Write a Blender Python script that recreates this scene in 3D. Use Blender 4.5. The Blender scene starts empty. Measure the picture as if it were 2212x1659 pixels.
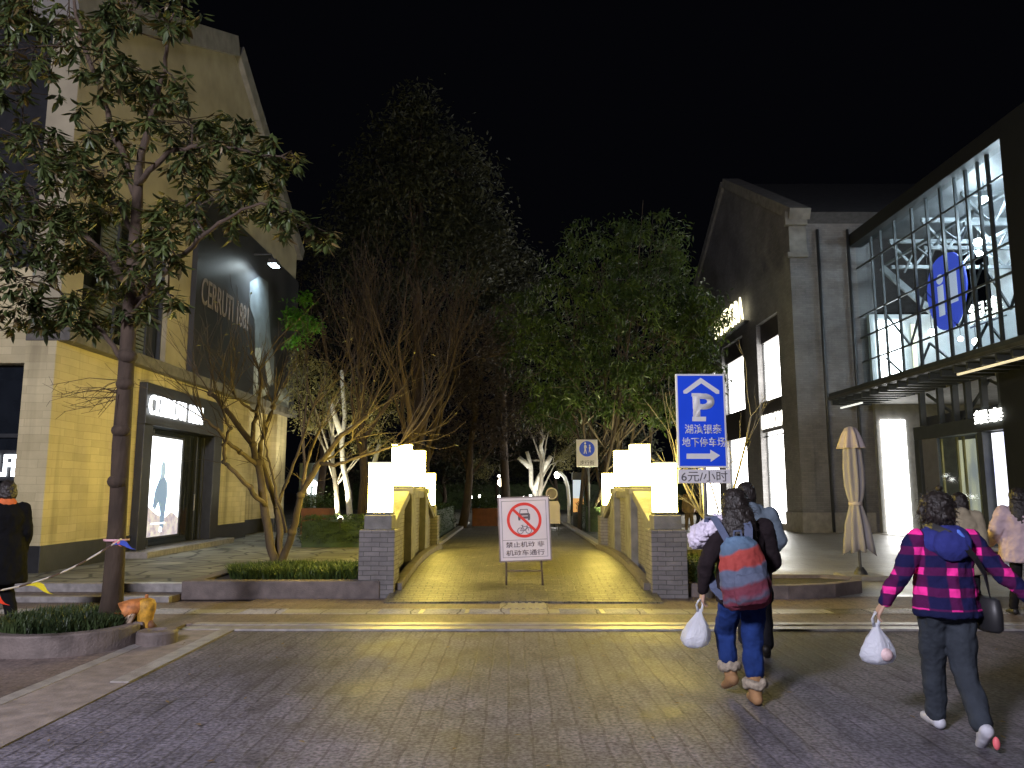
import bpy, bmesh, math, random
import numpy as np
from mathutils import Vector, Matrix, noise as mnoise
R = math.radians
PI = math.pi
C = bpy.context.scene.collection
scn = bpy.context.scene

# ------------------------------------------------------------------ camera, world, light, exposure
CAMH = 1.6
PITCH = math.atan(0.1389)
cam_d = bpy.data.cameras.new('camera'); cam = bpy.data.objects.new('camera', cam_d); C.objects.link(cam)
cam.location = (0, 0, CAMH); cam.rotation_euler = (PI/2 + PITCH, 0, 0)
cam_d.lens = 27.0; cam_d.sensor_width = 36.0; cam_d.clip_end = 1000; cam_d.clip_start = 0.05
scn.camera = cam
w = bpy.data.worlds.new('World'); scn.world = w; w.use_nodes = True
bgn = w.node_tree.nodes['Background']
bgn.inputs[0].default_value = (0.20, 0.21, 0.34, 1); bgn.inputs[1].default_value = 0.006      # night sky over a lit town
sun_d = bpy.data.lights.new('sky_glow', 'SUN'); sun = bpy.data.objects.new('sky_glow', sun_d); C.objects.link(sun)
sun_d.energy = 0.045; sun_d.angle = R(120); sun_d.color = (0.90, 0.88, 1.0)
sun.rotation_euler = (R(48), 0, R(-38))
scn.view_settings.view_transform = 'Standard'; scn.view_settings.look = 'None'
scn.view_settings.exposure = 0.0; scn.view_settings.gamma = 1.0
scn.cycles.use_denoising = True
try:
    scn.cycles.denoiser = 'OPENIMAGEDENOISE'; scn.cycles.denoising_input_passes = 'RGB_ALBEDO_NORMAL'
except Exception: pass
scn.cycles.max_bounces = 5; scn.cycles.diffuse_bounces = 3; scn.cycles.glossy_bounces = 3
scn.cycles.transparent_max_bounces = 12; scn.cycles.transmission_bounces = 3
scn.cycles.sample_clamp_indirect = 4.0
scn.cycles.caustics_reflective = False; scn.cycles.caustics_refractive = False

# ------------------------------------------------------------------ measuring helpers (photo 2212 wide -> points of the place)
SP, CP = math.sin(PITCH), math.cos(PITCH)
def ray(u, v):
    a = (u-1106)/1659.0; b = (829.5-v)/1659.0
    return Vector((a, CP - b*SP, SP + b*CP))
def P(u, v, t): return Vector((0, 0, CAMH)) + ray(u, v)*t
def gp(u, v, z=0.0):
    d = ray(u, v); return P(u, v, (z-CAMH)/d.z)
def xp(u, v, X): d = ray(u, v); return P(u, v, X/d.x)
def yp(u, v, Y): d = ray(u, v); return P(u, v, Y/d.y)

# ------------------------------------------------------------------ materials
MATS = {}
def new_mat(name):
    m = bpy.data.materials.new(name); m.use_nodes = True
    nt = m.node_tree; return m, nt, nt.nodes, nt.links, nt.nodes['Principled BSDF']
def N(nodes, t, **kw):
    n = nodes.new(t)
    for k, v in kw.items(): setattr(n, k, v)
    return n
def mat(name, col, rough=0.6, var=0.25, scale=6.0, bump=0.0, bscale=None, metal=0.0, spec=0.5, world=False, stretch=None):
    if name in MATS: return MATS[name]
    m, nt, nodes, L, bs = new_mat(name)
    bs.inputs['Roughness'].default_value = rough; bs.inputs['Metallic'].default_value = metal
    bs.inputs['Specular IOR Level'].default_value = spec
    if world: src = N(nodes, 'ShaderNodeNewGeometry').outputs['Position']
    else: src = N(nodes, 'ShaderNodeTexCoord').outputs['Object']
    mp = N(nodes, 'ShaderNodeMapping'); L.new(src, mp.inputs[0])
    if stretch: mp.inputs['Scale'].default_value = stretch
    nz = N(nodes, 'ShaderNodeTexNoise'); nz.inputs['Scale'].default_value = scale; nz.inputs['Detail'].default_value = 5
    L.new(mp.outputs[0], nz.inputs['Vector'])
    rp = N(nodes, 'ShaderNodeValToRGB')
    rp.color_ramp.elements[0].position = 0.3; rp.color_ramp.elements[1].position = 0.72
    rp.color_ramp.elements[0].color = (*[c*(1-var) for c in col], 1); rp.color_ramp.elements[1].color = (*[min(1, c*(1+var)) for c in col], 1)
    L.new(nz.outputs['Fac'], rp.inputs[0]); L.new(rp.outputs[0], bs.inputs['Base Color'])
    if bump > 0:
        nb = N(nodes, 'ShaderNodeTexNoise'); nb.inputs['Scale'].default_value = bscale or scale*4; nb.inputs['Detail'].default_value = 4
        L.new(mp.outputs[0], nb.inputs['Vector'])
        bp = N(nodes, 'ShaderNodeBump'); bp.inputs['Strength'].default_value = bump; bp.inputs['Distance'].default_value = 0.02
        L.new(nb.outputs['Fac'], bp.inputs['Height']); L.new(bp.outputs[0], bs.inputs['Normal'])
    MATS[name] = m; return m
def emit(name, col, strength):
    if name in MATS: return MATS[name]
    m, nt, nodes, L, bs = new_mat(name)
    bs.inputs['Base Color'].default_value = (*[min(.8, c) for c in col], 1)
    bs.inputs['Emission Color'].default_value = (*col, 1); bs.inputs['Emission Strength'].default_value = strength
    MATS[name] = m; return m
def emit_tex(name, c1, c2, strength, scale=3.0, stretch=None):
    m = emit(name, c1, strength); nt = m.node_tree; nodes, L = nt.nodes, nt.links; bs = nodes['Principled BSDF']
    tc = N(nodes, 'ShaderNodeTexCoord'); mp = N(nodes, 'ShaderNodeMapping'); L.new(tc.outputs['Object'], mp.inputs[0])
    if stretch: mp.inputs['Scale'].default_value = stretch
    nz = N(nodes, 'ShaderNodeTexNoise'); nz.inputs['Scale'].default_value = scale; nz.inputs['Detail'].default_value = 3; L.new(mp.outputs[0], nz.inputs['Vector'])
    rp = N(nodes, 'ShaderNodeValToRGB'); rp.color_ramp.elements[0].position = .35; rp.color_ramp.elements[1].position = .65
    rp.color_ramp.elements[0].color = (*c1, 1); rp.color_ramp.elements[1].color = (*c2, 1)
    L.new(nz.outputs['Fac'], rp.inputs[0]); L.new(rp.outputs[0], bs.inputs['Emission Color'])
    return m
def glass_mat(name, tint=(0.86, 0.92, 0.95), gl=0.08):
    m, nt, nodes, L, bs = new_mat(name)
    tr = N(nodes, 'ShaderNodeBsdfTransparent'); tr.inputs[0].default_value = (*tint, 1)
    g = N(nodes, 'ShaderNodeBsdfGlossy'); g.inputs['Roughness'].default_value = 0.05
    mx = N(nodes, 'ShaderNodeMixShader'); mx.inputs[0].default_value = gl
    L.new(tr.outputs[0], mx.inputs[1]); L.new(g.outputs[0], mx.inputs[2])
    L.new(mx.outputs[0], nodes['Material Output'].inputs['Surface']); MATS[name] = m; return m
def brick_mat(name, c1, c2, mortar, bw, bh, msize=0.02, rough=0.7, bump=0.4, axis='xy', stain=0.0, offset=0.5, var=0.3, nscale=1.5, spec=0.4, rvar=0.0, grain=0.0, dash=0.0):
    """Courses of stones in real metres; axis picks the two world axes of the face."""
    m, nt, nodes, L, bs = new_mat(name)
    geo = N(nodes, 'ShaderNodeNewGeometry'); sx = N(nodes, 'ShaderNodeSeparateXYZ'); L.new(geo.outputs['Position'], sx.inputs[0])
    cb = N(nodes, 'ShaderNodeCombineXYZ')
    if axis == 'xy': L.new(sx.outputs[0], cb.inputs[0]); L.new(sx.outputs[1], cb.inputs[1])
    elif axis == 'yx': L.new(sx.outputs[1], cb.inputs[0]); L.new(sx.outputs[0], cb.inputs[1])
    else:
        ad = N(nodes, 'ShaderNodeMath', operation='ADD'); L.new(sx.outputs[0], ad.inputs[0]); L.new(sx.outputs[1], ad.inputs[1])
        L.new(ad.outputs[0], cb.inputs[0]); L.new(sx.outputs[2], cb.inputs[1])
    # a little wander in the joints
    wn = N(nodes, 'ShaderNodeTexNoise'); wn.inputs['Scale'].default_value = 2.2/max(bw, .05)*.4; L.new(geo.outputs['Position'], wn.inputs['Vector'])
    wm = N(nodes, 'ShaderNodeVectorMath', operation='SCALE'); L.new(wn.outputs['Color'], wm.inputs[0]); wm.inputs['Scale'].default_value = bh*.35
    wa = N(nodes, 'ShaderNodeVectorMath', operation='ADD'); L.new(cb.outputs[0], wa.inputs[0]); L.new(wm.outputs[0], wa.inputs[1])
    br = N(nodes, 'ShaderNodeTexBrick'); br.offset = offset
    br.inputs['Color1'].default_value = (*c1, 1); br.inputs['Color2'].default_value = (*c2, 1); br.inputs['Mortar'].default_value = (*mortar, 1)
    br.inputs['Scale'].default_value = 1.0; br.inputs['Mortar Size'].default_value = msize*bh; br.inputs['Mortar Smooth'].default_value = 0.3
    br.inputs['Brick Width'].default_value = bw; br.inputs['Row Height'].default_value = bh
    L.new(wa.outputs[0], br.inputs['Vector'])
    nz = N(nodes, 'ShaderNodeTexNoise'); nz.inputs['Scale'].default_value = nscale; nz.inputs['Detail'].default_value = 6; nz.inputs['Roughness'].default_value = .65
    L.new(geo.outputs['Position'], nz.inputs['Vector'])
    mr = N(nodes, 'ShaderNodeMapRange'); mr.inputs[1].default_value = .3; mr.inputs[2].default_value = .7; mr.inputs[3].default_value = 1-var; mr.inputs[4].default_value = 1+var
    L.new(nz.outputs['Fac'], mr.inputs[0])
    ml = N(nodes, 'ShaderNodeVectorMath', operation='SCALE'); L.new(br.outputs['Color'], ml.inputs[0]); L.new(mr.outputs[0], ml.inputs['Scale'])
    out = ml.outputs[0]
    if stain > 0:      # streaks that rain has drawn down the face
        mp = N(nodes, 'ShaderNodeMapping'); mp.inputs['Scale'].default_value = (1.6, 1.6, .10); L.new(geo.outputs['Position'], mp.inputs[0])
        sn = N(nodes, 'ShaderNodeTexNoise'); sn.inputs['Scale'].default_value = 1.4; sn.inputs['Detail'].default_value = 5; L.new(mp.outputs[0], sn.inputs['Vector'])
        sr = N(nodes, 'ShaderNodeMapRange'); sr.inputs[1].default_value = .48; sr.inputs[2].default_value = .7; sr.inputs[3].default_value = 1; sr.inputs[4].default_value = 1-stain
        L.new(sn.outputs['Fac'], sr.inputs[0])
        m2 = N(nodes, 'ShaderNodeVectorMath', operation='SCALE'); L.new(out, m2.inputs[0]); L.new(sr.outputs[0], m2.inputs['Scale']); out = m2.outputs[0]
    if grain > 0:
        gn = N(nodes, 'ShaderNodeTexNoise'); gn.inputs['Scale'].default_value = 34; gn.inputs['Detail'].default_value = 4; L.new(geo.outputs['Position'], gn.inputs['Vector'])
        gr = N(nodes, 'ShaderNodeMapRange'); gr.inputs[1].default_value = .35; gr.inputs[2].default_value = .65; gr.inputs[3].default_value = 1-grain; gr.inputs[4].default_value = 1+grain
        L.new(gn.outputs['Fac'], gr.inputs[0])
        m3 = N(nodes, 'ShaderNodeVectorMath', operation='SCALE'); L.new(out, m3.inputs[0]); L.new(gr.outputs[0], m3.inputs['Scale']); out = m3.outputs[0]
    if dash > 0:      # split faces and worn joints: short dark dashes, and broad worn patches
        for scl, lo, hi, amt in (((7.0, 2.0, 1), .52, .66, dash), ((16.0, 5.0, 1), .55, .70, dash*.8), ((.55, .35, 1), .42, .62, dash*.45)):
            mp = N(nodes, 'ShaderNodeMapping'); mp.inputs['Scale'].default_value = scl; mp.inputs['Rotation'].default_value = (0, 0, .12*scl[0]/7); L.new(geo.outputs['Position'], mp.inputs[0])
            dn = N(nodes, 'ShaderNodeTexNoise'); dn.inputs['Scale'].default_value = 1.0; dn.inputs['Detail'].default_value = 3; L.new(mp.outputs[0], dn.inputs['Vector'])
            dr = N(nodes, 'ShaderNodeMapRange'); dr.inputs[1].default_value = lo; dr.inputs[2].default_value = hi; dr.inputs[3].default_value = 1.0+amt*.25; dr.inputs[4].default_value = 1-amt; L.new(dn.outputs['Fac'], dr.inputs[0])
            m5 = N(nodes, 'ShaderNodeVectorMath', operation='SCALE'); L.new(out, m5.inputs[0]); L.new(dr.outputs[0], m5.inputs['Scale']); out = m5.outputs[0]
    L.new(out, bs.inputs['Base Color'])
    bs.inputs['Roughness'].default_value = rough; bs.inputs['Specular IOR Level'].default_value = spec
    if rvar > 0:
        rr = N(nodes, 'ShaderNodeMapRange'); rr.inputs[1].default_value = .3; rr.inputs[2].default_value = .7; rr.inputs[3].default_value = rough-rvar; rr.inputs[4].default_value = rough+rvar
        L.new(nz.outputs['Fac'], rr.inputs[0]); L.new(rr.outputs[0], bs.inputs['Roughness'])
    if bump > 0:
        fn = N(nodes, 'ShaderNodeTexNoise'); fn.inputs['Scale'].default_value = 40; fn.inputs['Detail'].default_value = 3; L.new(geo.outputs['Position'], fn.inputs['Vector'])
        mm = N(nodes, 'ShaderNodeMath', operation='MULTIPLY_ADD'); L.new(br.outputs['Fac'], mm.inputs[0]); mm.inputs[1].default_value = -1.0; L.new(fn.outputs['Fac'], mm.inputs[2])
        bp = N(nodes, 'ShaderNodeBump'); bp.inputs['Strength'].default_value = bump; bp.inputs['Distance'].default_value = 0.012
        L.new(mm.outputs[0], bp.inputs['Height']); L.new(bp.outputs[0], bs.inputs['Normal'])
    MATS[name] = m; return m
def crazy_mat(name, col, scale, rough=.7):
    m, nt, nodes, L, bs = new_mat(name)
    geo = N(nodes, 'ShaderNodeNewGeometry')
    nz = N(nodes, 'ShaderNodeTexNoise'); nz.inputs['Scale'].default_value = 1.2; nz.inputs['Detail'].default_value = 5; L.new(geo.outputs['Position'], nz.inputs['Vector'])
    vo = N(nodes, 'ShaderNodeTexVoronoi', feature='DISTANCE_TO_EDGE'); vo.inputs['Scale'].default_value = scale; L.new(geo.outputs['Position'], vo.inputs['Vector'])
    vc = N(nodes, 'ShaderNodeTexVoronoi'); vc.inputs['Scale'].default_value = scale; L.new(geo.outputs['Position'], vc.inputs['Vector'])
    rp = N(nodes, 'ShaderNodeValToRGB'); rp.color_ramp.elements[0].position = .02; rp.color_ramp.elements[1].position = .06
    rp.color_ramp.elements[0].color = (*[c*.25 for c in col], 1); rp.color_ramp.elements[1].color = (*col, 1); L.new(vo.outputs['Distance'], rp.inputs[0])
    sp = N(nodes, 'ShaderNodeSeparateColor'); L.new(vc.outputs['Color'], sp.inputs[0])
    mr = N(nodes, 'ShaderNodeMapRange'); mr.inputs[3].default_value = .72; mr.inputs[4].default_value = 1.25; L.new(sp.outputs[0], mr.inputs[0])
    ml = N(nodes, 'ShaderNodeVectorMath', operation='SCALE'); L.new(rp.outputs[0], ml.inputs[0]); L.new(mr.outputs[0], ml.inputs['Scale'])
    m2 = N(nodes, 'ShaderNodeMapRange'); m2.inputs[1].default_value = .3; m2.inputs[2].default_value = .7; m2.inputs[3].default_value = .6; m2.inputs[4].default_value = 1.4; L.new(nz.outputs['Fac'], m2.inputs[0])
    ml2 = N(nodes, 'ShaderNodeVectorMath', operation='SCALE'); L.new(ml.outputs[0], ml2.inputs[0]); L.new(m2.outputs[0], ml2.inputs['Scale'])
    L.new(ml2.outputs[0], bs.inputs['Base Color']); bs.inputs['Roughness'].default_value = rough
    bp = N(nodes, 'ShaderNodeBump'); bp.inputs['Strength'].default_value = .5; bp.inputs['Distance'].default_value = .02
    L.new(rp.outputs[0], bp.inputs['Height']); L.new(bp.outputs[0], bs.inputs['Normal'])
    MATS[name] = m; return m
def leaf_mat(name, c1, c2, rough=.45, trans=.25, scale=2.5, spec=.4):
    m, nt, nodes, L, bs = new_mat(name)
    geo = N(nodes, 'ShaderNodeNewGeometry')
    nz = N(nodes, 'ShaderNodeTexNoise'); nz.inputs['Scale'].default_value = scale; nz.inputs['Detail'].default_value = 4; L.new(geo.outputs['Position'], nz.inputs['Vector'])
    rp = N(nodes, 'ShaderNodeValToRGB'); rp.color_ramp.elements[0].position = .35; rp.color_ramp.elements[1].position = .68
    rp.color_ramp.elements[0].color = (*c1, 1); rp.color_ramp.elements[1].color = (*c2, 1); L.new(nz.outputs['Fac'], rp.inputs[0])
    L.new(rp.outputs[0], bs.inputs['Base Color']); bs.inputs['Roughness'].default_value = rough; bs.inputs['Specular IOR Level'].default_value = spec
    tr = N(nodes, 'ShaderNodeBsdfTranslucent'); L.new(rp.outputs[0], tr.inputs[0])
    mx = N(nodes, 'ShaderNodeMixShader'); mx.inputs[0].default_value = trans
    L.new(bs.outputs[0], mx.inputs[1]); L.new(tr.outputs[0], mx.inputs[2]); L.new(mx.outputs[0], nodes['Material Output'].inputs['Surface'])
    MATS[name] = m; return m

# ------------------------------------------------------------------ mesh builder
class MB:
    def __init__(s): s.v = []; s.f = []
    def add(s, vs, fs):
        o = len(s.v); s.v.extend([tuple(v) for v in vs]); s.f.extend([tuple(i+o for i in f) for f in fs]); return s
    def box(s, x0, x1, y0, y1, z0, z1, M=None):
        vs = [Vector((x, y, z)) for z in (z0, z1) for y in (y0, y1) for x in (x0, x1)]
        if M is not None: vs = [M @ v for v in vs]
        return s.add(vs, [(0, 2, 3, 1), (4, 5, 7, 6), (0, 1, 5, 4), (2, 6, 7, 3), (0, 4, 6, 2), (1, 3, 7, 5)])
    def bar(s, a, b, wd, dp, up=Vector((0, 0, 1))):
        a, b = Vector(a), Vector(b); d = (b-a); l = d.length; d.normalize()
        if abs(d.dot(up)) > .98: up = Vector((0, 1, 0))
        x = d.cross(up).normalized(); y = x.cross(d)
        vs = [p + x*sx*wd/2 + y*sy*dp/2 for p in (a, b) for sx, sy in ((-1, -1), (1, -1), (1, 1), (-1, 1))]
        return s.add(vs, [(3, 2, 1, 0), (4, 5, 6, 7), (0, 1, 5, 4), (1, 2, 6, 5), (2, 3, 7, 6), (3, 0, 4, 7)])
    def loft(s, rings, cap=True):
        n = len(rings[0]); o = len(s.v)
        for r in rings: s.v.extend([tuple(p) for p in r])
        for k in range(len(rings)-1):
            for i in range(n):
                a = o+k*n+i; b = o+k*n+(i+1) % n
                s.f.append((a, b, b+n, a+n))
        if cap:
            s.f.append(tuple(o+i for i in reversed(range(n)))); s.f.append(tuple(o+(len(rings)-1)*n+i for i in range(n)))
        return s
    def tube(s, pts, rad, sides=6, cap=True):
        pts = [Vector(p) for p in pts]
        if not hasattr(rad, '__len__'): rad = [rad]*len(pts)
        up = Vector((0.13, 0.27, 0.95)); rings = []
        for i, p in enumerate(pts):
            d = (pts[min(i+1, len(pts)-1)] - pts[max(i-1, 0)])
            if d.length < 1e-9: d = Vector((0, 0, 1))
            d.normalize()
            if abs(d.dot(up)) > .97: x = d.cross(Vector((1, 0, 0)))
            else: x = d.cross(up)
            x.normalize(); y = d.cross(x)
            rings.append([p + x*(rad[i]*math.cos(2*PI*k/sides)) + y*(rad[i]*math.sin(2*PI*k/sides)) for k in range(sides)])
        return s.loft(rings, cap)
    def lathe(s, c, prof, sides=20, sx=1, sy=1):
        c = Vector(c)
        return s.loft([[c + Vector((r*sx*math.cos(2*PI*k/sides), r*sy*math.sin(2*PI*k/sides), z)) for k in range(sides)] for r, z in prof])
    def capsule(s, a, b, ra, rb, seg=12):
        a, b = Vector(a), Vector(b); d = (b-a)
        if d.length < 1e-6: d = Vector((0, 0, 1e-4))
        d.normalize(); up = Vector((0.1, .2, 1)).normalized()
        if abs(d.dot(up)) > .97: up = Vector((1, 0, 0))
        x = d.cross(up).normalized(); y = d.cross(x); rings = []
        def ring(c, r): rings.append([c + x*(r*math.cos(2*PI*k/seg)) + y*(r*math.sin(2*PI*k/seg)) for k in range(seg)])
        for q in (-80, -50, -22, 0): ring(a + d*(ra*math.sin(R(q))), ra*math.cos(R(q)))
        for q in (0, 22, 50, 80): ring(b + d*(rb*math.sin(R(q))), rb*math.cos(R(q)))
        return s.loft(rings)
    def ell(s, c, rx, ry, rz, seg=16, M=None):
        c = Vector(c); rings = []
        for q in range(-80, 81, 20):
            cq, sq = math.cos(R(q)), math.sin(R(q))
            rg = [Vector((rx*cq*math.cos(2*PI*k/seg), ry*cq*math.sin(2*PI*k/seg), rz*sq)) for k in range(seg)]
            if M is not None: rg = [M @ p for p in rg]
            rings.append([c+p for p in rg])
        return s.loft(rings)
    def prism(s, poly, f0, f1):
        """poly: 2-D points; f0/f1 map a 2-D point to the two faces."""
        n = len(poly); vs = [f0(p) for p in poly] + [f1(p) for p in poly]
        return s.add(vs, [tuple(reversed(range(n))), tuple(range(n, 2*n))] + [(i, (i+1) % n, (i+1) % n+n, i+n) for i in range(n)])
    def build(s, name, m=None, parent=None, smooth=False, loc=None, local=False):
        me = bpy.data.meshes.new(name); me.from_pydata(s.v, [], s.f)
        bm = bmesh.new(); bm.from_mesh(me); bmesh.ops.recalc_face_normals(bm, faces=bm.faces); bm.to_mesh(me); bm.free()
        if smooth: me.polygons.foreach_set('use_smooth', [True]*len(me.polygons))
        me.update(); o = bpy.data.objects.new(name, me); C.objects.link(o)
        if m: me.materials.append(m)
        if loc is not None: o.location = loc
        if parent is not None:
            if local: o.parent = parent
            else: wparent(o, parent)
        return o
def wmat(o):
    m = Matrix.LocRotScale(o.location, o.rotation_euler, o.scale)
    return m if o.parent is None else wmat(o.parent) @ o.matrix_parent_inverse @ m
def wparent(o, p):
    """parent o to p while o's own coordinates stay those of the place"""
    o.parent = p; o.matrix_parent_inverse = wmat(p).inverted(); return o
def bevel(o, wd=0.01, seg=2):
    b = o.modifiers.new('bevel', 'BEVEL'); b.width = wd; b.segments = seg; b.limit_method = 'ANGLE'; b.angle_limit = R(40); return o
def tag(o, label=None, cat=None, group=None, kind=None):
    if label: o['label'] = label
    if cat: o['category'] = cat
    if group: o['group'] = group
    if kind: o['kind'] = kind
    return o
def thing(name, label, cat, loc=(0, 0, 0), rz=0, group=None):
    o = bpy.data.objects.new(name, None); C.objects.link(o); o.location = loc; o.rotation_euler = (0, 0, rz); o.empty_display_size = .1
    return tag(o, label, cat, group)
def text_mesh(body, name, m, parent, width, height, loc, rot, extr=.004, bold=0.0):
    cu = bpy.data.curves.new('t', 'FONT'); cu.body = body; cu.size = 1; cu.extrude = 0.0; cu.offset = bold
    o = bpy.data.objects.new('t', cu); C.objects.link(o)
    dg = bpy.context.evaluated_depsgraph_get(); me = bpy.data.meshes.new_from_object(o.evaluated_get(dg)); bpy.data.objects.remove(o)
    n = len(me.vertices); co = np.empty(n*3); me.vertices.foreach_get('co', co); co = co.reshape(-1, 3)
    lo, hi = co.min(0), co.max(0)
    co[:, 0] = (co[:, 0]-(lo[0]+hi[0])/2)*width/max(hi[0]-lo[0], 1e-6)
    co[:, 1] = (co[:, 1]-(lo[1]+hi[1])/2)*height/max(hi[1]-lo[1], 1e-6)
    me.vertices.foreach_set('co', co.reshape(-1))
    bm = bmesh.new(); bm.from_mesh(me)
    r = bmesh.ops.extrude_face_region(bm, geom=list(bm.faces)); vs = [e for e in r['geom'] if isinstance(e, bmesh.types.BMVert)]
    bmesh.ops.translate(bm, verts=vs, vec=(0, 0, max(extr, .002)))
    bmesh.ops.recalc_face_normals(bm, faces=bm.faces); bm.to_mesh(me); bm.free()
    me.name = name; me.materials.clear(); me.materials.append(m)
    t = bpy.data.objects.new(name, me); C.objects.link(t); t.location = loc; t.rotation_euler = rot
    if parent is not None: wparent(t, parent)
    return t
ROT_CAM = (PI/2, 0, 0); ROT_L = (PI/2, 0, PI/2); ROT_R = (PI/2, 0, -PI/2)
def flat_poly(pts, name, m, parent, loc, rot, extr=.003):
    me_ = MB(); me_.prism([tuple(p) for p in pts], lambda p: Vector((p[0], p[1], 0)), lambda p: Vector((p[0], p[1], extr)))
    o = me_.build(name, m, parent); o.location = loc; o.rotation_euler = rot; return o
rnd = random.Random(7)

# ------------------------------------------------------------------ the ground
M_road = brick_mat('road_setts', (.118, .108, .130), (.098, .089, .110), (.078, .070, .086), .36, .16, .07, rough=.66, bump=.6, dash=.27, axis='yx', var=.4, nscale=1.1, rvar=.12, grain=.5, spec=.25)
M_walk = brick_mat('walk_pavers', (.155, .118, .105), (.125, .098, .09), (.085, .068, .062), .24, .12, .05, rough=.6, bump=.45, dash=.25, axis='xy', var=.3, nscale=.9, rvar=.1, grain=.3)
M_kerb = mat('kerb_granite', (.27, .25, .235), .36, .3, 9, .35, 60, world=True)
M_band = mat('band_granite', (.22, .185, .17), .55, .3, 7, .35, 50, world=True)
M_tact = brick_mat('tactile_tiles', (.30, .28, .25), (.26, .24, .215), (.08, .07, .06), .6, .6, .02, rough=.42, bump=.3, axis='xy', var=.25, grain=.2, offset=0)
M_plazaL = crazy_mat('flagstones', (.175, .172, .14), 1.5)
M_plazaR = brick_mat('plaza_tiles', (.27, .25, .215), (.235, .22, .19), (.10, .09, .08), 1.0, .5, .02, rough=.42, bump=.2, axis='xy', var=.25, nscale=.7, rvar=.1, grain=.2)
M_deck = brick_mat('deck_setts', (.125, .115, .10), (.09, .083, .075), (.03, .028, .024), .22, .11, .09, rough=.46, bump=.8, axis='xy', var=.35, nscale=1.6, rvar=.12, grain=.4)
M_path = brick_mat('path_setts', (.12, .11, .095), (.09, .082, .07), (.03, .028, .024), .3, .15, .08, rough=.6, bump=.6, axis='xy', var=.35, nscale=1.2, grain=.35)

def sheet(name, x0, x1, y0, y1, z, m):
    b = MB(); b.add([(x0, y0, z), (x1, y0, z), (x1, y1, z), (x0, y1, z)], [(0, 1, 2, 3)])
    return tag(b.build(name, m), kind='structure')
def slab(name, x0, x1, y0, y1, z0, z1, m, bv=0):
    o = MB().box(x0, x1, y0, y1, z0, z1).build(name, m)
    if bv: bevel(o, bv)
    return tag(o, kind='structure')
EX = -3.2                       # line where the street meets the pavement on the left
sheet('ground', -400, 400, -120, 500, -.03, M_walk)
sheet('road', EX, 60, -60, 9.15, 0.0, M_road)
# kerb that borders the street, beside it and across its head
slab('street_kerb', EX-.62, EX, -60, 9.15, -.02, .012, M_band)
slab('street_kerb', EX-.16, EX+.0, 6.7, 9.15, .0121, .020, M_kerb)  # paler strip paints the reflected light along this stretch of kerb
slab('street_kerb', EX-.75, EX-.62, -60, 9.15, -.02, .016, M_kerb)
slab('street_kerb', EX-.62, 60, 9.15, 9.33, -.02, .022, M_kerb)
slab('street_kerb', EX-.62, 60, 9.33, 9.46, -.02, .010, M_band)
slab('street_kerb', EX-.62, 60, 9.46, 9.62, -.02, .020, M_kerb)
slab('pavement', -60, EX-.75, -60, 9.62, -.028, .004, M_walk)
slab('pavement', EX-.62, 60, 9.62, 12.0, -.028, .004, M_walk)
slab('pavement', -60, EX-.62, 9.62, 11.4, -.028, .0035, M_walk)
# strip of ribbed tiles along the pavement
ts = MB(); ts.box(-7.5, 8.5, 10.35, 10.74, .0, .010)
tag(ts.build('tactile_paving', M_tact), kind='structure')
rb = MB(); x = -7.45
while x < 8.45:
    if (x % .6) > .03:
        for yy in np.arange(10.39, 10.72, .065): rb.box(x, min(x+.54, 8.45), yy, yy+.028, .0101, .016)
    x = (math.floor(x/.6+1e-6)+1)*.6+.03
tag(rb.build('tactile_ribs', M_tact), kind='structure')
tb = MB(); tb.box(-.17, .50, 10.745, 12.1, .0, .010)
for k in range(7): tb.box(-.15+.095*k, -.105+.095*k, 10.77, 12.08, .0101, .018)
tag(tb.build('tactile_paving', M_tact), kind='structure')
# the raised forecourt on the left, one step up
slab('forecourt_step', -60, -4.95, 11.4, 11.52, -.02, .085, M_kerb, .008)
slab('forecourt_step', -60, -4.95, 11.52, 12.0, -.02, .075, M_walk)
slab('forecourt_step', -60, -4.95, 12.0, 12.2, -.02, .20, M_kerb, .008)
slab('forecourt', -60, -4.95, 12.2, 80, -.02, .19, M_plazaL)
slab('forecourt', -4.95, -2.45, 13.7, 80, -.02, .188, M_plazaL)
slab('plaza', 2.8, 80, 12.0, 100, -.02, .006, M_plazaR)

# ------------------------------------------------------------------ stone bridge with box lanterns
BX = .165; PW = 2.21
M_brk = brick_mat('bridge_brick', (.20, .185, .18), (.15, .14, .138), (.09, .085, .08), .24, .07, .09, rough=.75, bump=.5, axis='v', var=.25, nscale=3)
M_bst = mat('bridge_stone', (.165, .158, .145), .8, .28, 5, .3, 40, world=True)
def deck_z(y): 
    q = (y-15.6)/4.3
    return .02 + .28*max(0.0, 1-q*q) if y < 15.6 else .02 + .16 + .12*max(0.0, 1-((y-15.6)/4.0)**2)
bridge = thing('stone_bridge', 'low humped stone bridge with slatted parapets carrying box lanterns', 'bridge', (BX, 11.5, 0))
bm_ = MB(); ys = [11.3+.25*k for k in range(36)]
bm_.loft([[(BX-2.0, y, -.02), (BX+2.0, y, -.02), (BX+2.0, y, deck_z(y)), (BX, y, deck_z(y)+.015), (BX-2.0, y, deck_z(y))] for y in ys])
bm_.build('deck', M_deck, bridge)
LY = [12.1, 14.35, 16.6, 18.85]
LZ = [1.23, 1.65, 1.65, 1.22]
M_lantern = emit('lantern_glow', (1.0, .76, .14), 68)
M_iron = mat('dark_iron', (.03, .03, .032), .5, .3, 12)
lgroup = 'box lanterns on the bridge parapets'
order = ['nearest', 'second', 'third', 'farthest']
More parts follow.
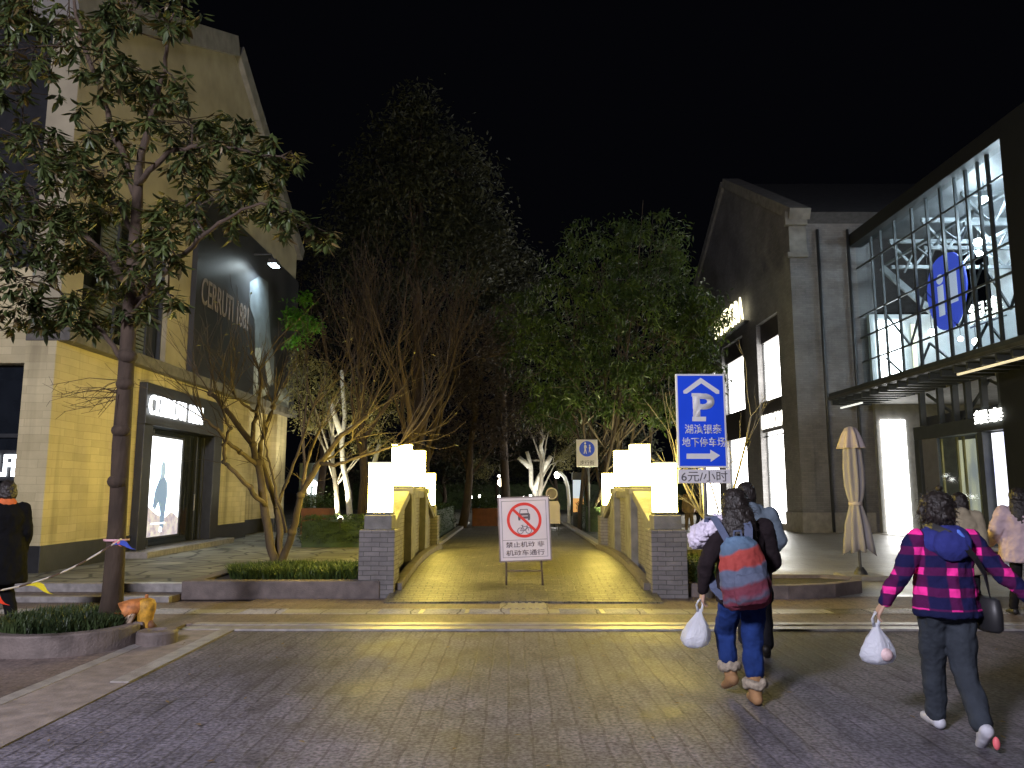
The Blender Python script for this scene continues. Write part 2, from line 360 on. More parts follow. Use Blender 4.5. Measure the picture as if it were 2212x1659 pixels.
for sgn, side in ((-1, 'left'), (1, 'right')):
    X = BX+sgn*PW
    for i, (y, z) in enumerate(zip(LY, LZ)):
        if i in (0, 3):
            b = MB().box(X-.27, X+.27, y-.27, y+.27, -.02, z-.22); o = bevel(b.build('pier', M_brk, bridge), .01)
            b = MB().box(X-.21, X+.21, y-.21, y+.21, z-.22, z); bevel(b.build('pier_cap', M_bst, bridge), .012)
        else:
            b = MB().box(X-.23, X+.23, y-.23, y+.23, .0, z-.12); bevel(b.build('pier', M_bst, bridge), .012)
            b = MB().box(X-.25, X+.25, y-.25, y+.25, z-.12, z); bevel(b.build('pier_cap', M_bst, bridge), .012)
        t = thing('box_lantern', f'glowing box lantern on the {order[i]} pier of the {side} bridge parapet', 'lantern', (X, y, z), 0, lgroup)
        b = MB().box(X-.165, X+.165, y-.165, y+.165, z+.04, z+.79); b.build('lamp_shade', M_lantern, t)
        b = MB().box(X-.185, X+.185, y-.185, y+.185, z, z+.04)
        b.build('lantern_base', M_iron, t)
        b = MB().box(X-.18, X+.18, y-.18, y+.18, z+.79, z+.81)
        b.build('lantern_top', mat('lantern_lid', (.7, .66, .5), .6), t)
    # infill panels: light stone ribs standing proud of dark brick, under a sloping coping
    for i in range(3):
        y0, y1 = LY[i]+(.27 if i == 0 else .23), LY[i+1]-(.27 if i == 2 else .23)
        za, zb = [(LZ[0]-.28, LZ[1]-.2), (LZ[1]-.2, LZ[2]-.2), (LZ[2]-.2, LZ[3]-.28)][i]
        f = lambda q, za=za, zb=zb, y0=y0, y1=y1: za+(zb-za)*(q-y0)/(y1-y0)
        b = MB(); b.loft([[(X-.10, y, -.02), (X+.10, y, -.02), (X+.10, y, f(y)), (X-.10, y, f(y))] for y in (y0, y1)]); b.build('parapet_panel', M_brk, bridge)
        b = MB(); b.loft([[(X-.19, y, f(y)+.002), (X+.19, y, f(y)+.002), (X+.19, y, f(y)+.15), (X-.19, y, f(y)+.15)] for y in (y0, y1)]); bevel(b.build('coping', M_bst, bridge), .015)
        ym = (y0+y1)/2+.15; b = MB(); 
        xin = (X+.10) if sgn < 0 else (X-.16)
        b.loft([[(xin, y, deck_z(y)), (xin+.06, y, deck_z(y)), (xin+.06, y, f(y)-.002), (xin, y, f(y)-.002)] for y in (y0+.02, y0+.75)]); b.build('parapet_rib', M_bst, bridge)
    b = MB(); xk = X-sgn*.30
    ysk = [12.0+.4*k for k in range(18)]
    b.loft([[(xk-.07, y, 0), (xk+.07, y, 0), (xk+.07, y, deck_z(y)+.10), (xk-.07, y, deck_z(y)+.10)] for y in ysk]); b.build('kerb', mat('bridge_kerb', (.14, .12, .10), .7, .3, 8, .3), bridge)

# the path beyond the bridge
b = MB(); b.add([(-1.85, 19.9, .19), (2.15, 19.9, .19), (2.15, 34, .19), (-1.85, 34, .19)], [(0, 1, 2, 3)]); tag(b.build('path', M_path), kind='structure')
slab('path_kerb', -2.05, -1.85, 19.3, 34, 0, .27, M_kerb, .01); slab('path_kerb', 2.15, 2.35, 19.3, 34, 0, .27, M_kerb, .01)
slab('verge', 2.35, 5.2, 19.3, 34, -.01, .16, M_plazaL)
slab('square', -30, 40, 34, 90, -.02, .17, M_path)

# planting beds beside the bridge
M_pk = mat('planter_stone', (.135, .108, .098), .7, .3, 6, .4, 45, world=True)
M_soil = mat('soil', (.035, .028, .02), .95, .4, 14, .6, world=True)
M_grass = leaf_mat('ground_cover_leaf', (.035, .06, .015), (.08, .12, .03), .5, .2)
def blades(name, pts, h, m, wd=.012, lean=.6, seed=3):
    rg = random.Random(seed); b = MB()
    for p in pts:
        for k in range(3):
            a = rg.uniform(0, 2*PI); hh = h*rg.uniform(.5, 1.2); le = rg.uniform(.1, lean)*hh; d = Vector((math.cos(a), math.sin(a), 0)); s_ = Vector((-d.y, d.x, 0))*wd
            p0 = Vector(p); p1 = p0 + d*le*.4 + Vector((0, 0, hh*.6)); p2 = p0 + d*le + Vector((0, 0, hh))
            b.add([p0-s_, p0+s_, p1+s_*.8, p1-s_*.8, p2], [(0, 1, 2, 3), (3, 2, 4)])
    return tag(b.build(name, m), kind='stuff')
bedL = thing('planting_bed', 'raised stone kerbed bed around the bare tree left of the bridge', 'planter', (-3.6, 12.0, 0))
b = MB().box(-4.95, -1.98, 11.80, 12.02, -.02, .26); bevel(b.build('front_kerb', M_pk, bedL), .02)
b = MB().box(-4.95, -4.75, 12.02, 13.9, -.02, .25); bevel(b.build('side_kerb', M_pk, bedL), .02)
b = MB().box(-4.75, -2.32, 12.02, 13.9, -.02, .2); b.build('soil', M_soil, bedL)
g = [( -4.7+rnd.random()*2.36, 12.25+rnd.random()*1.5, .2) for _ in range(2600)]
g = [p for p in g if ((p[0]+3.45)/1.2)**2+((p[1]-13.0)/.8)**2 < 1.05+.3*mnoise.noise(Vector(p)*2)]
blades('ground_cover', g, .20, M_grass, .014, 1.2)
bedR = thing('planting_bed', 'low curved stone kerbed bed with the blue parking sign in it', 'planter', (3.6, 12.4, 0))
outl = [(2.66, 12.05), (3.2, 11.75), (4.1, 11.72), (4.9, 11.95), (5.5, 12.4), (5.75, 12.95), (5.3, 13.3), (4.2, 13.35), (2.66, 13.35)]
def inset(poly, d):
    c = Vector((sum(p[0] for p in poly)/len(poly), sum(p[1] for p in poly)/len(poly)))
    return [tuple(c + (Vector(p)-c)*(1-d/(Vector(p)-c).length)) for p in poly]
ins = inset(outl, .18); n = len(outl)
b = MB(); b.add([(p[0], p[1], -.02) for p in outl] + [(p[0], p[1], .20) for p in outl] + [(p[0], p[1], .20) for p in ins] + [(p[0], p[1], .1) for p in ins],
   [(i, (i+1) % n, (i+1) % n+n, i+n) for i in range(n)] + [(i+n, (i+1) % n+n, (i+1) % n+2*n, i+2*n) for i in range(n)] + [(i+2*n, (i+1) % n+2*n, (i+1) % n+3*n, i+3*n) for i in range(n)])
b.build('kerb', M_pk, bedR)
b = MB(); b.add([(p[0], p[1], .15) for p in ins], [tuple(range(n))]); b.build('soil', M_soil, bedR)

def leaves_mesh(b, centers, size, rg, droop=.3, aspect=.36, out=None):
    """one bent leaf at every centre"""
    for p in centers:
        p = Vector(p)
        a = rg.uniform(0, 2*PI); e = rg.gauss(-droop, .5)
        d = Vector((math.cos(a)*math.cos(e), math.sin(a)*math.cos(e), math.sin(e)))
        if out is not None: d = (d + out(p)*.8).normalized()
        s_ = d.cross(Vector((rg.uniform(-.6, .6), rg.uniform(-.6, .6), 1))); s_.normalize()
        up = s_.cross(d); l = size*rg.uniform(.65, 1.3); wd = l*aspect*.5
        m_ = p + d*l*.45
        b.add([p, m_ + s_*wd + up*wd*.35, p + d*l - up*l*.08, m_ - s_*wd + up*wd*.35], [(0, 1, 2), (0, 2, 3)])
M_hedge = leaf_mat('hedge_leaf', (.02, .04, .012), (.055, .09, .025), .5, .15)
def hedge(label, x0, x1, y0, y1, z0, z1, n, seed, size=.055, m=None, group=None):
    rg = random.Random(seed); b = MB(); pts = []
    for _ in range(n):
        f = rg.random(); p = Vector((rg.uniform(x0, x1), rg.uniform(y0, y1), rg.uniform(z0, z1)))
        q = rg.random()
        if q < .35: p.z = z1 - abs(rg.gauss(0, .05))
        elif q < .65: p.y = y0 + abs(rg.gauss(0, .06))
        elif q < .8: p.x = x0 + abs(rg.gauss(0, .06))
        elif q < .95: p.x = x1 - abs(rg.gauss(0, .06))
        p += Vector([.07*mnoise.noise(p*2.3+Vector((k*7, 0, 0))) for k in range(3)])
        pts.append(p)
    leaves_mesh(b, pts, size, rg, -.1, .55)
    b.box(x0+.12, x1-.12, y0+.12, y1-.12, z0-.15, z1-.12)
    t = thing('hedge', label, 'hedge', ((x0+x1)/2, (y0+y1)/2, z0-.15), 0, group)
    b.build('foliage', m or M_hedge, t); return t
hedge('small dark clipped hedge in the bed under the blue parking sign', 2.75, 3.75, 12.15, 13.2, .18, .55, 2600, 11)
hedge('clipped hedge behind the left lantern pier lit by a ground spot', -5.4, -3.3, 19.5, 21.3, .33, .95, 4200, 12)
hedge('long clipped hedge along the left edge of the far path', -3.1, -2.1, 20.5, 30, .33, 1.15, 5600, 13)
hedge('dark hedge along the right edge of the far path', 2.5, 4.6, 27.5, 33.6, .30, 1.15, 4600, 14)

# ------------------------------------------------------------------ cream gabled shop on the left
XL = -8.2; GL = .19
M_cream = brick_mat('cream_wall', (.58, .50, .30), (.48, .41, .24), (.40, .34, .20), .62, .145, .03, rough=.8, bump=.35, axis='v', stain=.55, var=.16, nscale=.9)
M_plast_dim = mat('dimmed_upper_plaster', (.33, .29, .20), .85, .22, 1.3, .15, 30, world=True)  # plaster darkened in colour to give the lantern light's fall-off above the ledge
M_coping = mat('roof_coping', (.20, .19, .175), .8, .25, 3, .3, 30, world=True)
M_black = mat('black_cladding', (.022, .022, .024), .38, .3, 5, .08, 20)
M_ledge = mat('ledge_stone', (.13, .12, .105), .75, .3, 6, .3, 40, world=True)
M_frame = mat('window_frame', (.035, .037, .04), .4, .2, 9)
M_dglass = mat('dark_glass', (.012, .015, .02), .08, .2, 3)
M_pane = glass_mat('clear_pane')
M_roof = mat('roof_tiles', (.05, .05, .055), .7, .3, 4, .5, 12)
Y0, YA, Y1 = 13.6, 21.2, 28.3
ZE, ZA = 10.5, 14.35
lb = thing('gabled_shop', 'cream gable fronted fashion shop with a dark banner and black doorway', 'building', (XL, 13.6, GL))
def yz(poly, x0, x1, name, m, par): return MB().prism(poly, lambda p: Vector((x0, p[0], p[1])), lambda p: Vector((x1, p[0], p[1]))).build(name, m, par)
def bx(name, m, par, x0, x1, y0, y1, z0, z1, bv=0):
    o = MB().box(x0, x1, y0, y1, z0, z1).build(name, m, par)
    if bv: bevel(o, bv)
    return o
TH = .55
yD0, yD1 = 16.75, 21.3          # doorway
yW0 = 23.9                      # where the lower storey steps back
bx('wall', M_cream, lb, XL-TH, XL, Y0, yD0, .65, 4.28)
bx('wall', M_cream, lb, XL-TH, XL, yD1, yW0, .65, 4.28)
bx('wall', M_cream, lb, XL-TH, XL, yD0, yD1, 3.98, 4.28)
bx('base', M_black, lb, XL-TH-.02, XL+.03, Y0-.03, yD0, GL-.05, .65, .01)
bx('base', M_black, lb, XL-TH-.02, XL+.03, yD1, yW0+.03, GL-.05, .65, .01)
bx('wall', M_cream, lb, XL-TH-.55, XL-.55, yW0+.002, Y1, .65, 4.28); bx('base', M_black, lb, XL-TH-.56, XL-.52, yW0+.035, Y1, GL-.05, .65, .01)
bx('wall', M_cream, lb, XL-.52, XL-.10, 27.1, 28.25, .65, 4.28); bx('base', M_black, lb, XL-.515, XL-.07, 27.07, 28.28, GL-.05, .65, .01)
# upper wall with a window opening, gable above
wy0, wy1 = xp(173, 700, XL).y, xp(361, 700, XL).y
wz0, wz1 = 4.56, 7.3
bx('wall', M_plast_dim, lb, XL-TH, XL, Y0, wy0, 4.52, wz1); bx('wall', M_plast_dim, lb, XL-TH, XL, wy1, Y1, 4.52, wz1)
gp_ = [(Y0, wz1), (Y1, wz1), (Y1, ZE), (YA, ZA), (Y0, ZE)]
yz(gp_, XL-TH, XL, 'gable_wall', M_plast_dim, lb)
bx('ledge', M_ledge, lb, XL-TH-.01, XL+.24, Y0-.02, Y1+.05, 4.28, 4.52, .012)
wf = bx('window', M_dglass, lb, XL-.28, XL-.22, wy0, wy1, wz0-.03, wz1)
fm = MB(); ny = 5
for k in range(ny+1):
    y = wy0 + (wy1-wy0)*k/ny; fm.box(XL-.219, XL-.12, max(y-.035, wy0+.001), min(y+.035, wy1-.001), wz0, wz1-.002)
for z in (wz0+.002, wz0+.95, wz1-.075): fm.box(XL-.219, XL-.125, wy0+.003, wy1-.003, z, z+.07)
fm.build('frame', M_frame, wf)
for k in (0, 1, 3, 4):   # louvred shutters folded against the glass
    s_ = MB(); a0 = wy0+(wy1-wy0)*k/ny+.05; a1 = wy0+(wy1-wy0)*(k+1)/ny-.05
    for q in range(26): s_.box(XL-.20, XL-.15, a0, a1, wz0+.1+q*.1, wz0+.17+q*.1)
    if k in (1, 3): s_.build('shutter', mat('shutter_paint', (.10, .115, .115), .6, .2, 8), wf)
# coping bands on the two rakes of the gable
def rake(ya, za, yb, zb, par, X, m, th=.55, proud=.16, back=.7):
    d = Vector((0, yb-ya, zb-za)).normalized(); nrm = Vector((0, -d.z, d.y)); 
    if nrm.z < 0: nrm = -nrm
    a, b = Vector((0, ya, za))-nrm*.0, Vector((0, yb, zb))
    q = [a+nrm*.002, b+nrm*.002, b+nrm*th, a+nrm*th]
    return MB().prism([(p.y, p.z) for p in q], lambda p: Vector((X-back, p[0], p[1])), lambda p: Vector((X+proud, p[0], p[1]))).build('coping', m, par)
rake(Y0-.35, ZE-.18, YA, ZA, lb, XL, M_coping); rake(YA, ZA, Y1+.25, ZE-.13, lb, XL, M_coping, .5)
# roof behind, end walls
b = MB(); b.add([(XL-.7, Y0-.2, ZE+.3), (XL-.7, YA, ZA+.3), (-22, YA, ZA+.3), (-22, Y0-.2, ZE+.3), (XL-.7, Y1+.2, ZE+.3), (-22, Y1+.2, ZE+.3)], [(0, 1, 2, 3), (1, 4, 5, 2)]); b.build('roof', M_roof, lb)
bx('end_wall', M_cream, lb, -22, XL-TH-.6, Y1-.3, Y1-.02, 0, ZE+.2)
# street front: lintel, dark shop glass, upper storey
zl = yp(60, 783, Y0).z; zt = yp(60, 575, Y0).z
bx('lintel', M_cream, lb, -16, XL-TH-.002, Y0+.05, Y0+.45, zl, zt)
bx('upper_front', M_black, lb, -16, XL-TH-.002, Y0+.25, Y0+.5, zt, ZE+.2)
sw = bx('shop_window', M_dglass, lb, -16, XL-TH-.002, Y0+.32, Y0+.38, GL, zl)
fm = MB()
for x in (-9.9, -11.2, -12.5, -13.8, -15.1): fm.box(x-.03, x+.03, Y0+.24, Y0+.319, GL, zl-.002)
fm.box(-15.9, XL-TH-.01, Y0+.25, Y0+.318, 2.55, 2.62); fm.build('frame', M_frame, sw)
M_white_sign = emit('sign_white', (.86, .94, 1.0), 7)
sg = thing('shop_sign', 'short bright white lettered sign glowing in the dark street window', 'sign', tuple(yp(15, 1010, Y0+.2)))
a = yp(-34, 982, Y0+.22); b_ = yp(46, 1029, Y0+.22)
text_mesh('IELFB', 'lettering', M_white_sign, sg, b_.x-a.x, a.z-b_.z, ((a.x+b_.x)/2, Y0+.20, (a.z+b_.z)/2), ROT_CAM, .03, .02)
MB().box(a.x-.1, b_.x+.1, Y0+.205, Y0+.235, b_.z-.08, a.z+.08).build('sign_board', M_black, sg)
# doorway: black surround, lit sign, lightbox poster, step
XD = XL+.18
bx('door_frame', M_black, lb, XL-.5, XD, yD0+.001, yD1-.001, 3.05, 3.97, .01)
bx('door_frame', M_black, lb, XL-.5, XD-.01, yD0+.001, yD0+.42, GL+.14, 3.048, .01)
bx('door_frame', M_black, lb, XL-.5, XD-.01, yD1-.55, yD1-.001, GL+.14, 3.048, .01)
bx('door_step', M_kerb, lb, XL-.6, XL+.55, yD0-.3, yD1+.25, GL-.05, GL+.13, .012)
dw = bx('door', M_dglass, lb, XL-.22, XL-.16, yD0+.421, yD1-.551, GL+.14, 3.046)
fm = MB()
for y in (yD0+.46, 17.75, 20.25, yD1-.6): fm.box(XL-.159, XL-.08, y-.035, y+.035, GL+.15, 3.0)
fm.build('frame', M_frame, dw)
for y in (17.62, 20.12): MB().tube([(XL-.05, y, 1.1), (XL-.03, y, 1.1), (XL-.03, y, 1.5), (XL-.05, y, 1.5)], .015, 6).build('handle', M_kerb, dw)
s0, s1 = xp(319, 880, XD), xp(433, 900, XD)
sgn_l = thing('shop_sign', 'bright white lettered sign glowing above the black shop doorway', 'sign', (XD, 18.5, 3.3))
zc = xp(376, 886, XD).z
text_mesh('CERRUTI 1881', 'lettering', emit('sign_white2', (.9, .95, 1.0), 3.0), sgn_l, s1.y-s0.y, .44, (XD+.02, (s0.y+s1.y)/2, zc), ROT_L, .05, .0)
MB().box(XD+.001, XD+.02, s0.y-.05, s1.y+.05, zc-.08, zc-.05).build('mounting_rail', M_frame, sgn_l)
# lightbox poster standing in the doorway
XP = XL+.02
p0, p1 = xp(308, 1000, XP).y, xp(391, 1000, XP).y
pz0, pz1 = xp(300, 1163, XP).z, xp(350, 945, XP).z
lbx = thing('lightbox', 'tall lit advertising lightbox in the black shop doorway, pale figure print', 'lightbox', (XP, (p0+p1)/2, pz0))
M_lb = emit('lightbox_white', (.86, .93, 1.0), 3.2)
MB().box(XP-.06, XP+.0, p0, p1, pz0, pz1).build('lit_panel', M_lb, lbx)
MB().box(XP-.08, XP+.03, p0-.05, p0-.002, pz0-.05, pz1+.05).box(XP-.08, XP+.03, p1+.002, p1+.05, pz0-.05, pz1+.05).box(XP-.08, XP+.03, p0-.002, p1+.002, pz1+.002, pz1+.05).box(XP-.08, XP+.03, p0-.002, p1+.002, pz0-.05, pz0-.002).build('frame', M_black, lbx)
pw, ph = p1-p0, pz1-pz0
def lbq(pts, nm, m, k): return flat_poly([((x-.5)*pw, (y-.5)*ph) for x, y in pts], nm, m, lbx, (XP+.003+.002*k, (p0+p1)/2, (pz0+pz1)/2), ROT_L, .0015)
lbq([(0, .0), (1, .0), (1, .17), (.8, .24), (.62, .18), (.4, .22), (.2, .30), (0, .22)], 'print', emit_tex('print_meadow', (.34, .30, .40), (.74, .70, .62), 1.0, 6, (1, 1, .5)), 1)
lbq([(.30, .30), (.34, .46), (.42, .56), (.46, .62), (.45, .70), (.50, .76), (.56, .74), (.58, .66), (.56, .60), (.64, .54), (.66, .40), (.62, .22), (.60, .08), (.52, .08), (.50, .24), (.44, .34), (.36, .26)], 'print', emit('print_figure', (.22, .34, .62), .55), 2)
lbq([(.42, .56), (.46, .62), (.45, .70), (.50, .76), (.56, .74), (.58, .66), (.56, .60), (.50, .58)], 'print', emit('print_head', (.34, .48, .74), .7), 3)
lbq([(.28, .12), (.64, .12), (.64, .135), (.28, .135)], 'print', emit('print_words', (.9, .95, 1), 2.5), 3)
lbq([(.5, .04), (.56, .04), (.56, .09), (.5, .09)], 'print', MATS['print_words'], 3)
# dark banner with faint lettering, bright patch and striding figure
bn = thing('banner', 'huge dark hoarding with faint letters and a grey striding figure on the gable', 'hoarding', (XL, 24, 4.55))
yB0, yB1 = xp(410, 650, XL).y, 28.2
XB = XL+.14
MB().box(XL+.002, XB, yB0, yB1, 4.53, 9.4).build('panel', mat('banner_black', (.020, .020, .022), .46, .3, 1.2, .05, 12), bn)
def bnq(px, nm, m, k=1):
    q = [xp(u, v, XB) for u, v in px]; cy, cz = sum(p.y for p in q)/len(q), sum(p.z for p in q)/len(q)
    return flat_poly([(p.y-cy, p.z-cz) for p in q], nm, m, bn, (XB+.003*k, cy, cz), ROT_L, .002)
def cv(x, y): return (389.4+x*.2027, 548.7+y*.2027)   # crop reading -> photo
M_pg = mat('print_grey', (.30, .32, .31), .5, .25, 2); M_pd = mat('print_dark', (.10, .115, .125), .45, .3, 2)
bnq([cv(*p) for p in ((740, 300), (840, 235), (935, 300), (940, 560), (960, 900), (1000, 1100), (990, 1400), (960, 1400), (930, 1120), (900, 1000), (870, 1150), (830, 1330), (850, 1540), (775, 1540), (780, 1320), (800, 1000), (790, 700), (735, 540))], 'print', M_pd, 1)
bnq([cv(*p) for p in ((800, 1000), (860, 1000), (855, 1160), (820, 1300), (845, 1520), (775, 1520), (780, 1250))], 'print', M_pg, 2)
bnq([cv(*p) for p in ((920, 1115), (950, 1160), (975, 1290), (955, 1410), (925, 1370), (905, 1200))], 'print', M_pg, 2)
bnq([cv(*p) for p in ((1000, 1590), (1060, 1440), (1140, 1430), (1160, 1500), (1150, 1650))], 'print', M_pg, 2)
bnq([cv(*p) for p in ((850, 1440), (930, 1420), (920, 1500), (860, 1530))], 'print', M_pg, 2)
a, b_ = xp(434, 655, XB), xp(537, 655, XB)
text_mesh('CERRUTI 1881', 'lettering', mat('banner_letters', (.20, .17, .155), .5), bn, b_.y-a.y, .72, (XB+.003, (a.y+b_.y)/2, xp(486, 658, XB).z), ROT_L, .012)
fl = thing('floodlight', 'small floodlight on a bracket glaring across the top of the dark hoarding', 'lamp', tuple(xp(560, 585, XB+.02)))
q = xp(592, 566, XB+.62); q0 = Vector((XB, q.y, q.z+.25))
MB().tube([q0, (q.x-.1, q.y, q.z+.25), q], .03, 6).build('bracket', M_iron, fl)
MB().box(q.x-.12, q.x+.12, q.y-.2, q.y+.2, q.z-.1, q.z+.05).build('housing', M_iron, fl)
MB().box(q.x-.115, q.x+.115, q.y-.19, q.y+.19, q.z-.125, q.z-.102).build('lens', emit('flood_lens', (.8, .95, 1.0), 60), fl)
sd = bpy.data.lights.new('flood_beam', 'SPOT'); so = bpy.data.objects.new('flood_beam', sd); C.objects.link(so)
sd.energy = 620; sd.color = (.72, .90, 1.0); sd.spot_size = R(140); sd.spot_blend = .9; sd.shadow_soft_size = .08
so.location = (q.x-.02, q.y, q.z-.14); so.rotation_euler = (R(12), R(-22), 0); so.rotation_euler = Vector((-.30, .12, -1)).to_track_quat('-Z', 'Y').to_euler()
wparent(so, fl)

# ------------------------------------------------------------------ dark brick gabled shop on the right
XR = 11.1; YF = 29.6; XG = 13.7
M_dbrick = brick_mat('dark_brick', (.185, .178, .180), (.15, .145, .148), (.12, .115, .115), .25, .075, .07, rough=.8, bump=.4, axis='v', stain=-.9, var=.3, nscale=.7)
M_dpl = mat('plinth_stone', (.22, .205, .19), .7, .2, 5, .3, 30, world=True)
rbd = thing('brick_shop', 'dark brick gable ended shop with tall blazing white windows', 'building', (XR, YF, 0))
ZEr = 12.45; ap = xp(1565, 405, XR); YAr, ZAr = ap.y, ap.z; Y1r = 2*YAr-YF
wins = [  # u0, u1, v top (right end), v bottom (right end), kind
    (1637, 1684, 716, 855), (1572, 1604, 772, 876)]
def yy(u): return xp(u, 800, XR).y
ya1, ya0 = yy(1637), yy(1685)      # first bay: far, near
yb1, yb0 = yy(1560), yy(1606)
yc1, yc0 = yb1+(yb1-ya1), yb0+(yb0-ya0)
def zz(u, v): return xp(u, v, XR).z
z_up0, z_up1 = zz(1690, 852), zz(1682, 716)
z_lo0, z_lo1 = .25, zz(1688, 925)
z_s0 = zz(1686, 890)
z_tr = zz(1680, 672)
TR = .5
piers = [(YF, ya0), (ya1, yb0), (yb1, yc0), (yc1, Y1r)]
for a_, b_ in piers: bx('pier', M_dbrick, rbd, XR, XR+TR, a_, b_, 0, z_tr)
yz([(YF, z_tr), (YF, ZEr), (YAr, ZAr), (Y1r, ZEr), (Y1r, z_tr)], XR, XR+TR, 'gable_wall', M_dbrick, rbd)
M_shopl = emit('shop_glow', (1.0, .985, .93), 11)
M_darkp = mat('dark_panel', (.035, .03, .028), .6, .3, 6)
for (f, n) in ((ya1, ya0), (yb1, yb0), (yc1, yc0)):
    wn = bx('window', M_shopl, rbd, XR+.34, XR+.38, n+.002, f-.002, z_up0, z_up1)
    bx('window_head', M_darkp, rbd, XR+.2, XR+.45, n+.002, f-.002, z_up1, z_tr-.002)
    bx('spandrel', M_darkp, rbd, XR+.12, XR+.45, n+.002, f-.002, z_lo1, z_up0)
    w2 = bx('shopfront', M_shopl, rbd, XR+.34, XR+.38, n+.002, f-.002, z_lo0, z_lo1)
    bx('sill', M_dpl, rbd, XR+.05, XR+.4, n+.002, f-.002, 0, z_lo0)
    for (w_, za, zb) in ((wn, z_up0, z_up1), (w2, z_lo0, z_lo1)):
        fm = MB()
        for y in (n+.005, f-.055): fm.box(XR+.26, XR+.338, y, y+.05, za+.002, zb-.002)
        fm.build('frame', M_frame, w_)
M_ivory = emit('sign_ivory', (1.0, .92, .60), 3)
rs1 = thing('shop_sign', 'lit cream letter sign between the two storeys of the brick shop, nearest bay', 'sign', (XR, (ya0+ya1)/2, z_s0))
text_mesh('PANDORA', 'lettering', emit('sign_cream', (1.0, .97, .85), 3.5), rs1, abs(ya1-ya0)-.1, .62, (XR+.10, (ya0+ya1)/2, (zz(1668, 893)+zz(1668, 920))/2), ROT_R, .05, .0)
MB().box(XR+.101, XR+.118, ya0+.05, ya1-.05, z_s0-.9, z_s0-.84).build('mounting_rail', M_frame, rs1)
rs2 = thing('shop_sign', 'lit yellow letter sign high on the brick gable, half behind leaves', 'sign', tuple(xp(1578, 685, XR)))
a, b_ = xp(1606, 675, XR-.25), xp(1545, 690, XR-.25)
text_mesh('PANDORA', 'lettering', M_ivory, rs2, abs(b_.y-a.y), 1.15, (XR-.25, (a.y+b_.y)/2, xp(1580, 684, XR-.25).z), ROT_R, .06, .0)
MB().box(XR-.24, XR, min(a.y, b_.y), max(a.y, b_.y), xp(1580, 684, XR-.25).z-.68, xp(1580, 684, XR-.25).z-.62).build('bracket', M_frame, rs2)
# street front, plinth, corbel, pipes, coping, roof
bx('front_wall', M_dbrick, rbd, XR+TR+.001, XG+.6, YF, YF+.5, 0, 12.2)
bx('corner_quoin', M_dbrick, rbd, XR-.06, XR+.5, YF-.06, YF-.001, .78, 11.4)
bx('plinth', M_dpl, rbd, XR-.10, XG+.1, YF-.13, YF-.062, 0, .78, .02); bx('plinth', M_dpl, rbd, XR-.10, XR-.002, YF-.06, ya0-.1, 0, .78, .02)
for k, (d, z0, z1) in enumerate(((.20, 10.75, 10.95), (.08, 10.952, 12.05), (.26, 12.052, 12.6))): bx('corbel', M_coping, rbd, XR-d, XR+.62, YF-d-.06, YF-.001 if k < 0 else YF-.062, z0, z1, .01)
def rake_r(ya, za, yb, zb, th=.45):
    d = Vector((0, yb-ya, zb-za)).normalized(); nrm = Vector((0, -d.z, d.y)); nrm = nrm if nrm.z > 0 else -nrm
    a, b2 = Vector((0, ya, za)), Vector((0, yb, zb)); qd = [a+nrm*.002, b2+nrm*.002, b2+nrm*th, a+nrm*th]
    MB().prism([(p.y, p.z) for p in qd], lambda p: Vector((XR-.14, p[0], p[1])), lambda p: Vector((XR+.7, p[0], p[1]))).build('coping', M_coping, rbd)
rake_r(YF-.35, ZEr-.2, YAr, ZAr); rake_r(YAr, ZAr, Y1r, ZEr)
b = MB(); b.add([(XR+.7, YF-.1, ZEr+.2), (XR+.7, YAr, ZAr+.2), (26, YAr, ZAr+.2), (26, YF-.1, ZEr+.2), (XR+.7, Y1r, ZEr+.2), (26, Y1r, ZEr+.2)], [(0, 1, 2, 3), (1, 4, 5, 2)]); b.build('roof', M_roof, rbd)
for x in (12.15, 13.35): MB().tube([(x, YF-.14, .05), (x, YF-.14, 11.9)], .06, 8).build('downpipe', M_frame, rbd, smooth=True)

# ------------------------------------------------------------------ glass hall with steel frame at the right
M_steel = mat('painted_steel', (.040, .046, .050), .45, .2, 4, .05)
M_wsteel = mat('pale_steel', (.22, .24, .25), .5, .15, 4)
M_slabc = mat('hall_concrete', (.22, .22, .21), .7, .2, 4, .1)
M_hall = mat('hall_plaster', (.52, .56, .58), .8, .12, 1.5)
hall = thing('glass_hall', 'glass and dark steel mall entrance hall with lit floors inside', 'building', (XG, 24, 0))
YN = xp(2224, 700, XG).y; YQ = xp(2183, 1000, XG).y        # near end of the glass
YE = YF-.002
ZC, ZT = 5.0, 11.2
def X_(u, v): return xp(u, v, XG)
mull = [1893, 1914, 1946, 1986, 2020, 2053, 2086, 2112, 2140, 2163]
fr = MB()
for i, u in enumerate(mull):
    y = X_(u, 700).y; wd = .16 if i in (3, 5, 7, 9) else .10
    wd *= .62; fr.box(XG-.035, XG+.045, y-wd/2, y+wd/2, ZC+.25, ZT)
fr.build('mullions', M_steel, hall)
fr = MB()
for z, h_ in ((6.55, .08), (7.5, .10), (8.35, .08), (10.3, .10)): fr.box(XG-.028, XG+.036, YN, YE, z, z+h_*.6)
fr.build('transoms', M_steel, hall)
fr = MB(); ysm = [X_(u, 700).y for u in (1893, 1946, 1986, 2053, 2112, 2163)] + [YN]
for i in range(len(ysm)-1):
    a_, b_ = ysm[i], ysm[i+1]
    for (z0, z1) in ((5.3, 6.5), (6.65, 8.3)):
        p, q = ((XG+.3, a_, z0), (XG+.3, b_, z1)) if i % 2 else ((XG+.3, a_, z1), (XG+.3, b_, z0))
        fr.bar(p, q, .06, .06)
fr.build('bracing', M_steel, hall)
MB().box(XG+.0, XG+.012, YN, YE, ZC+.27, ZT).build('pane', M_pane, hall)
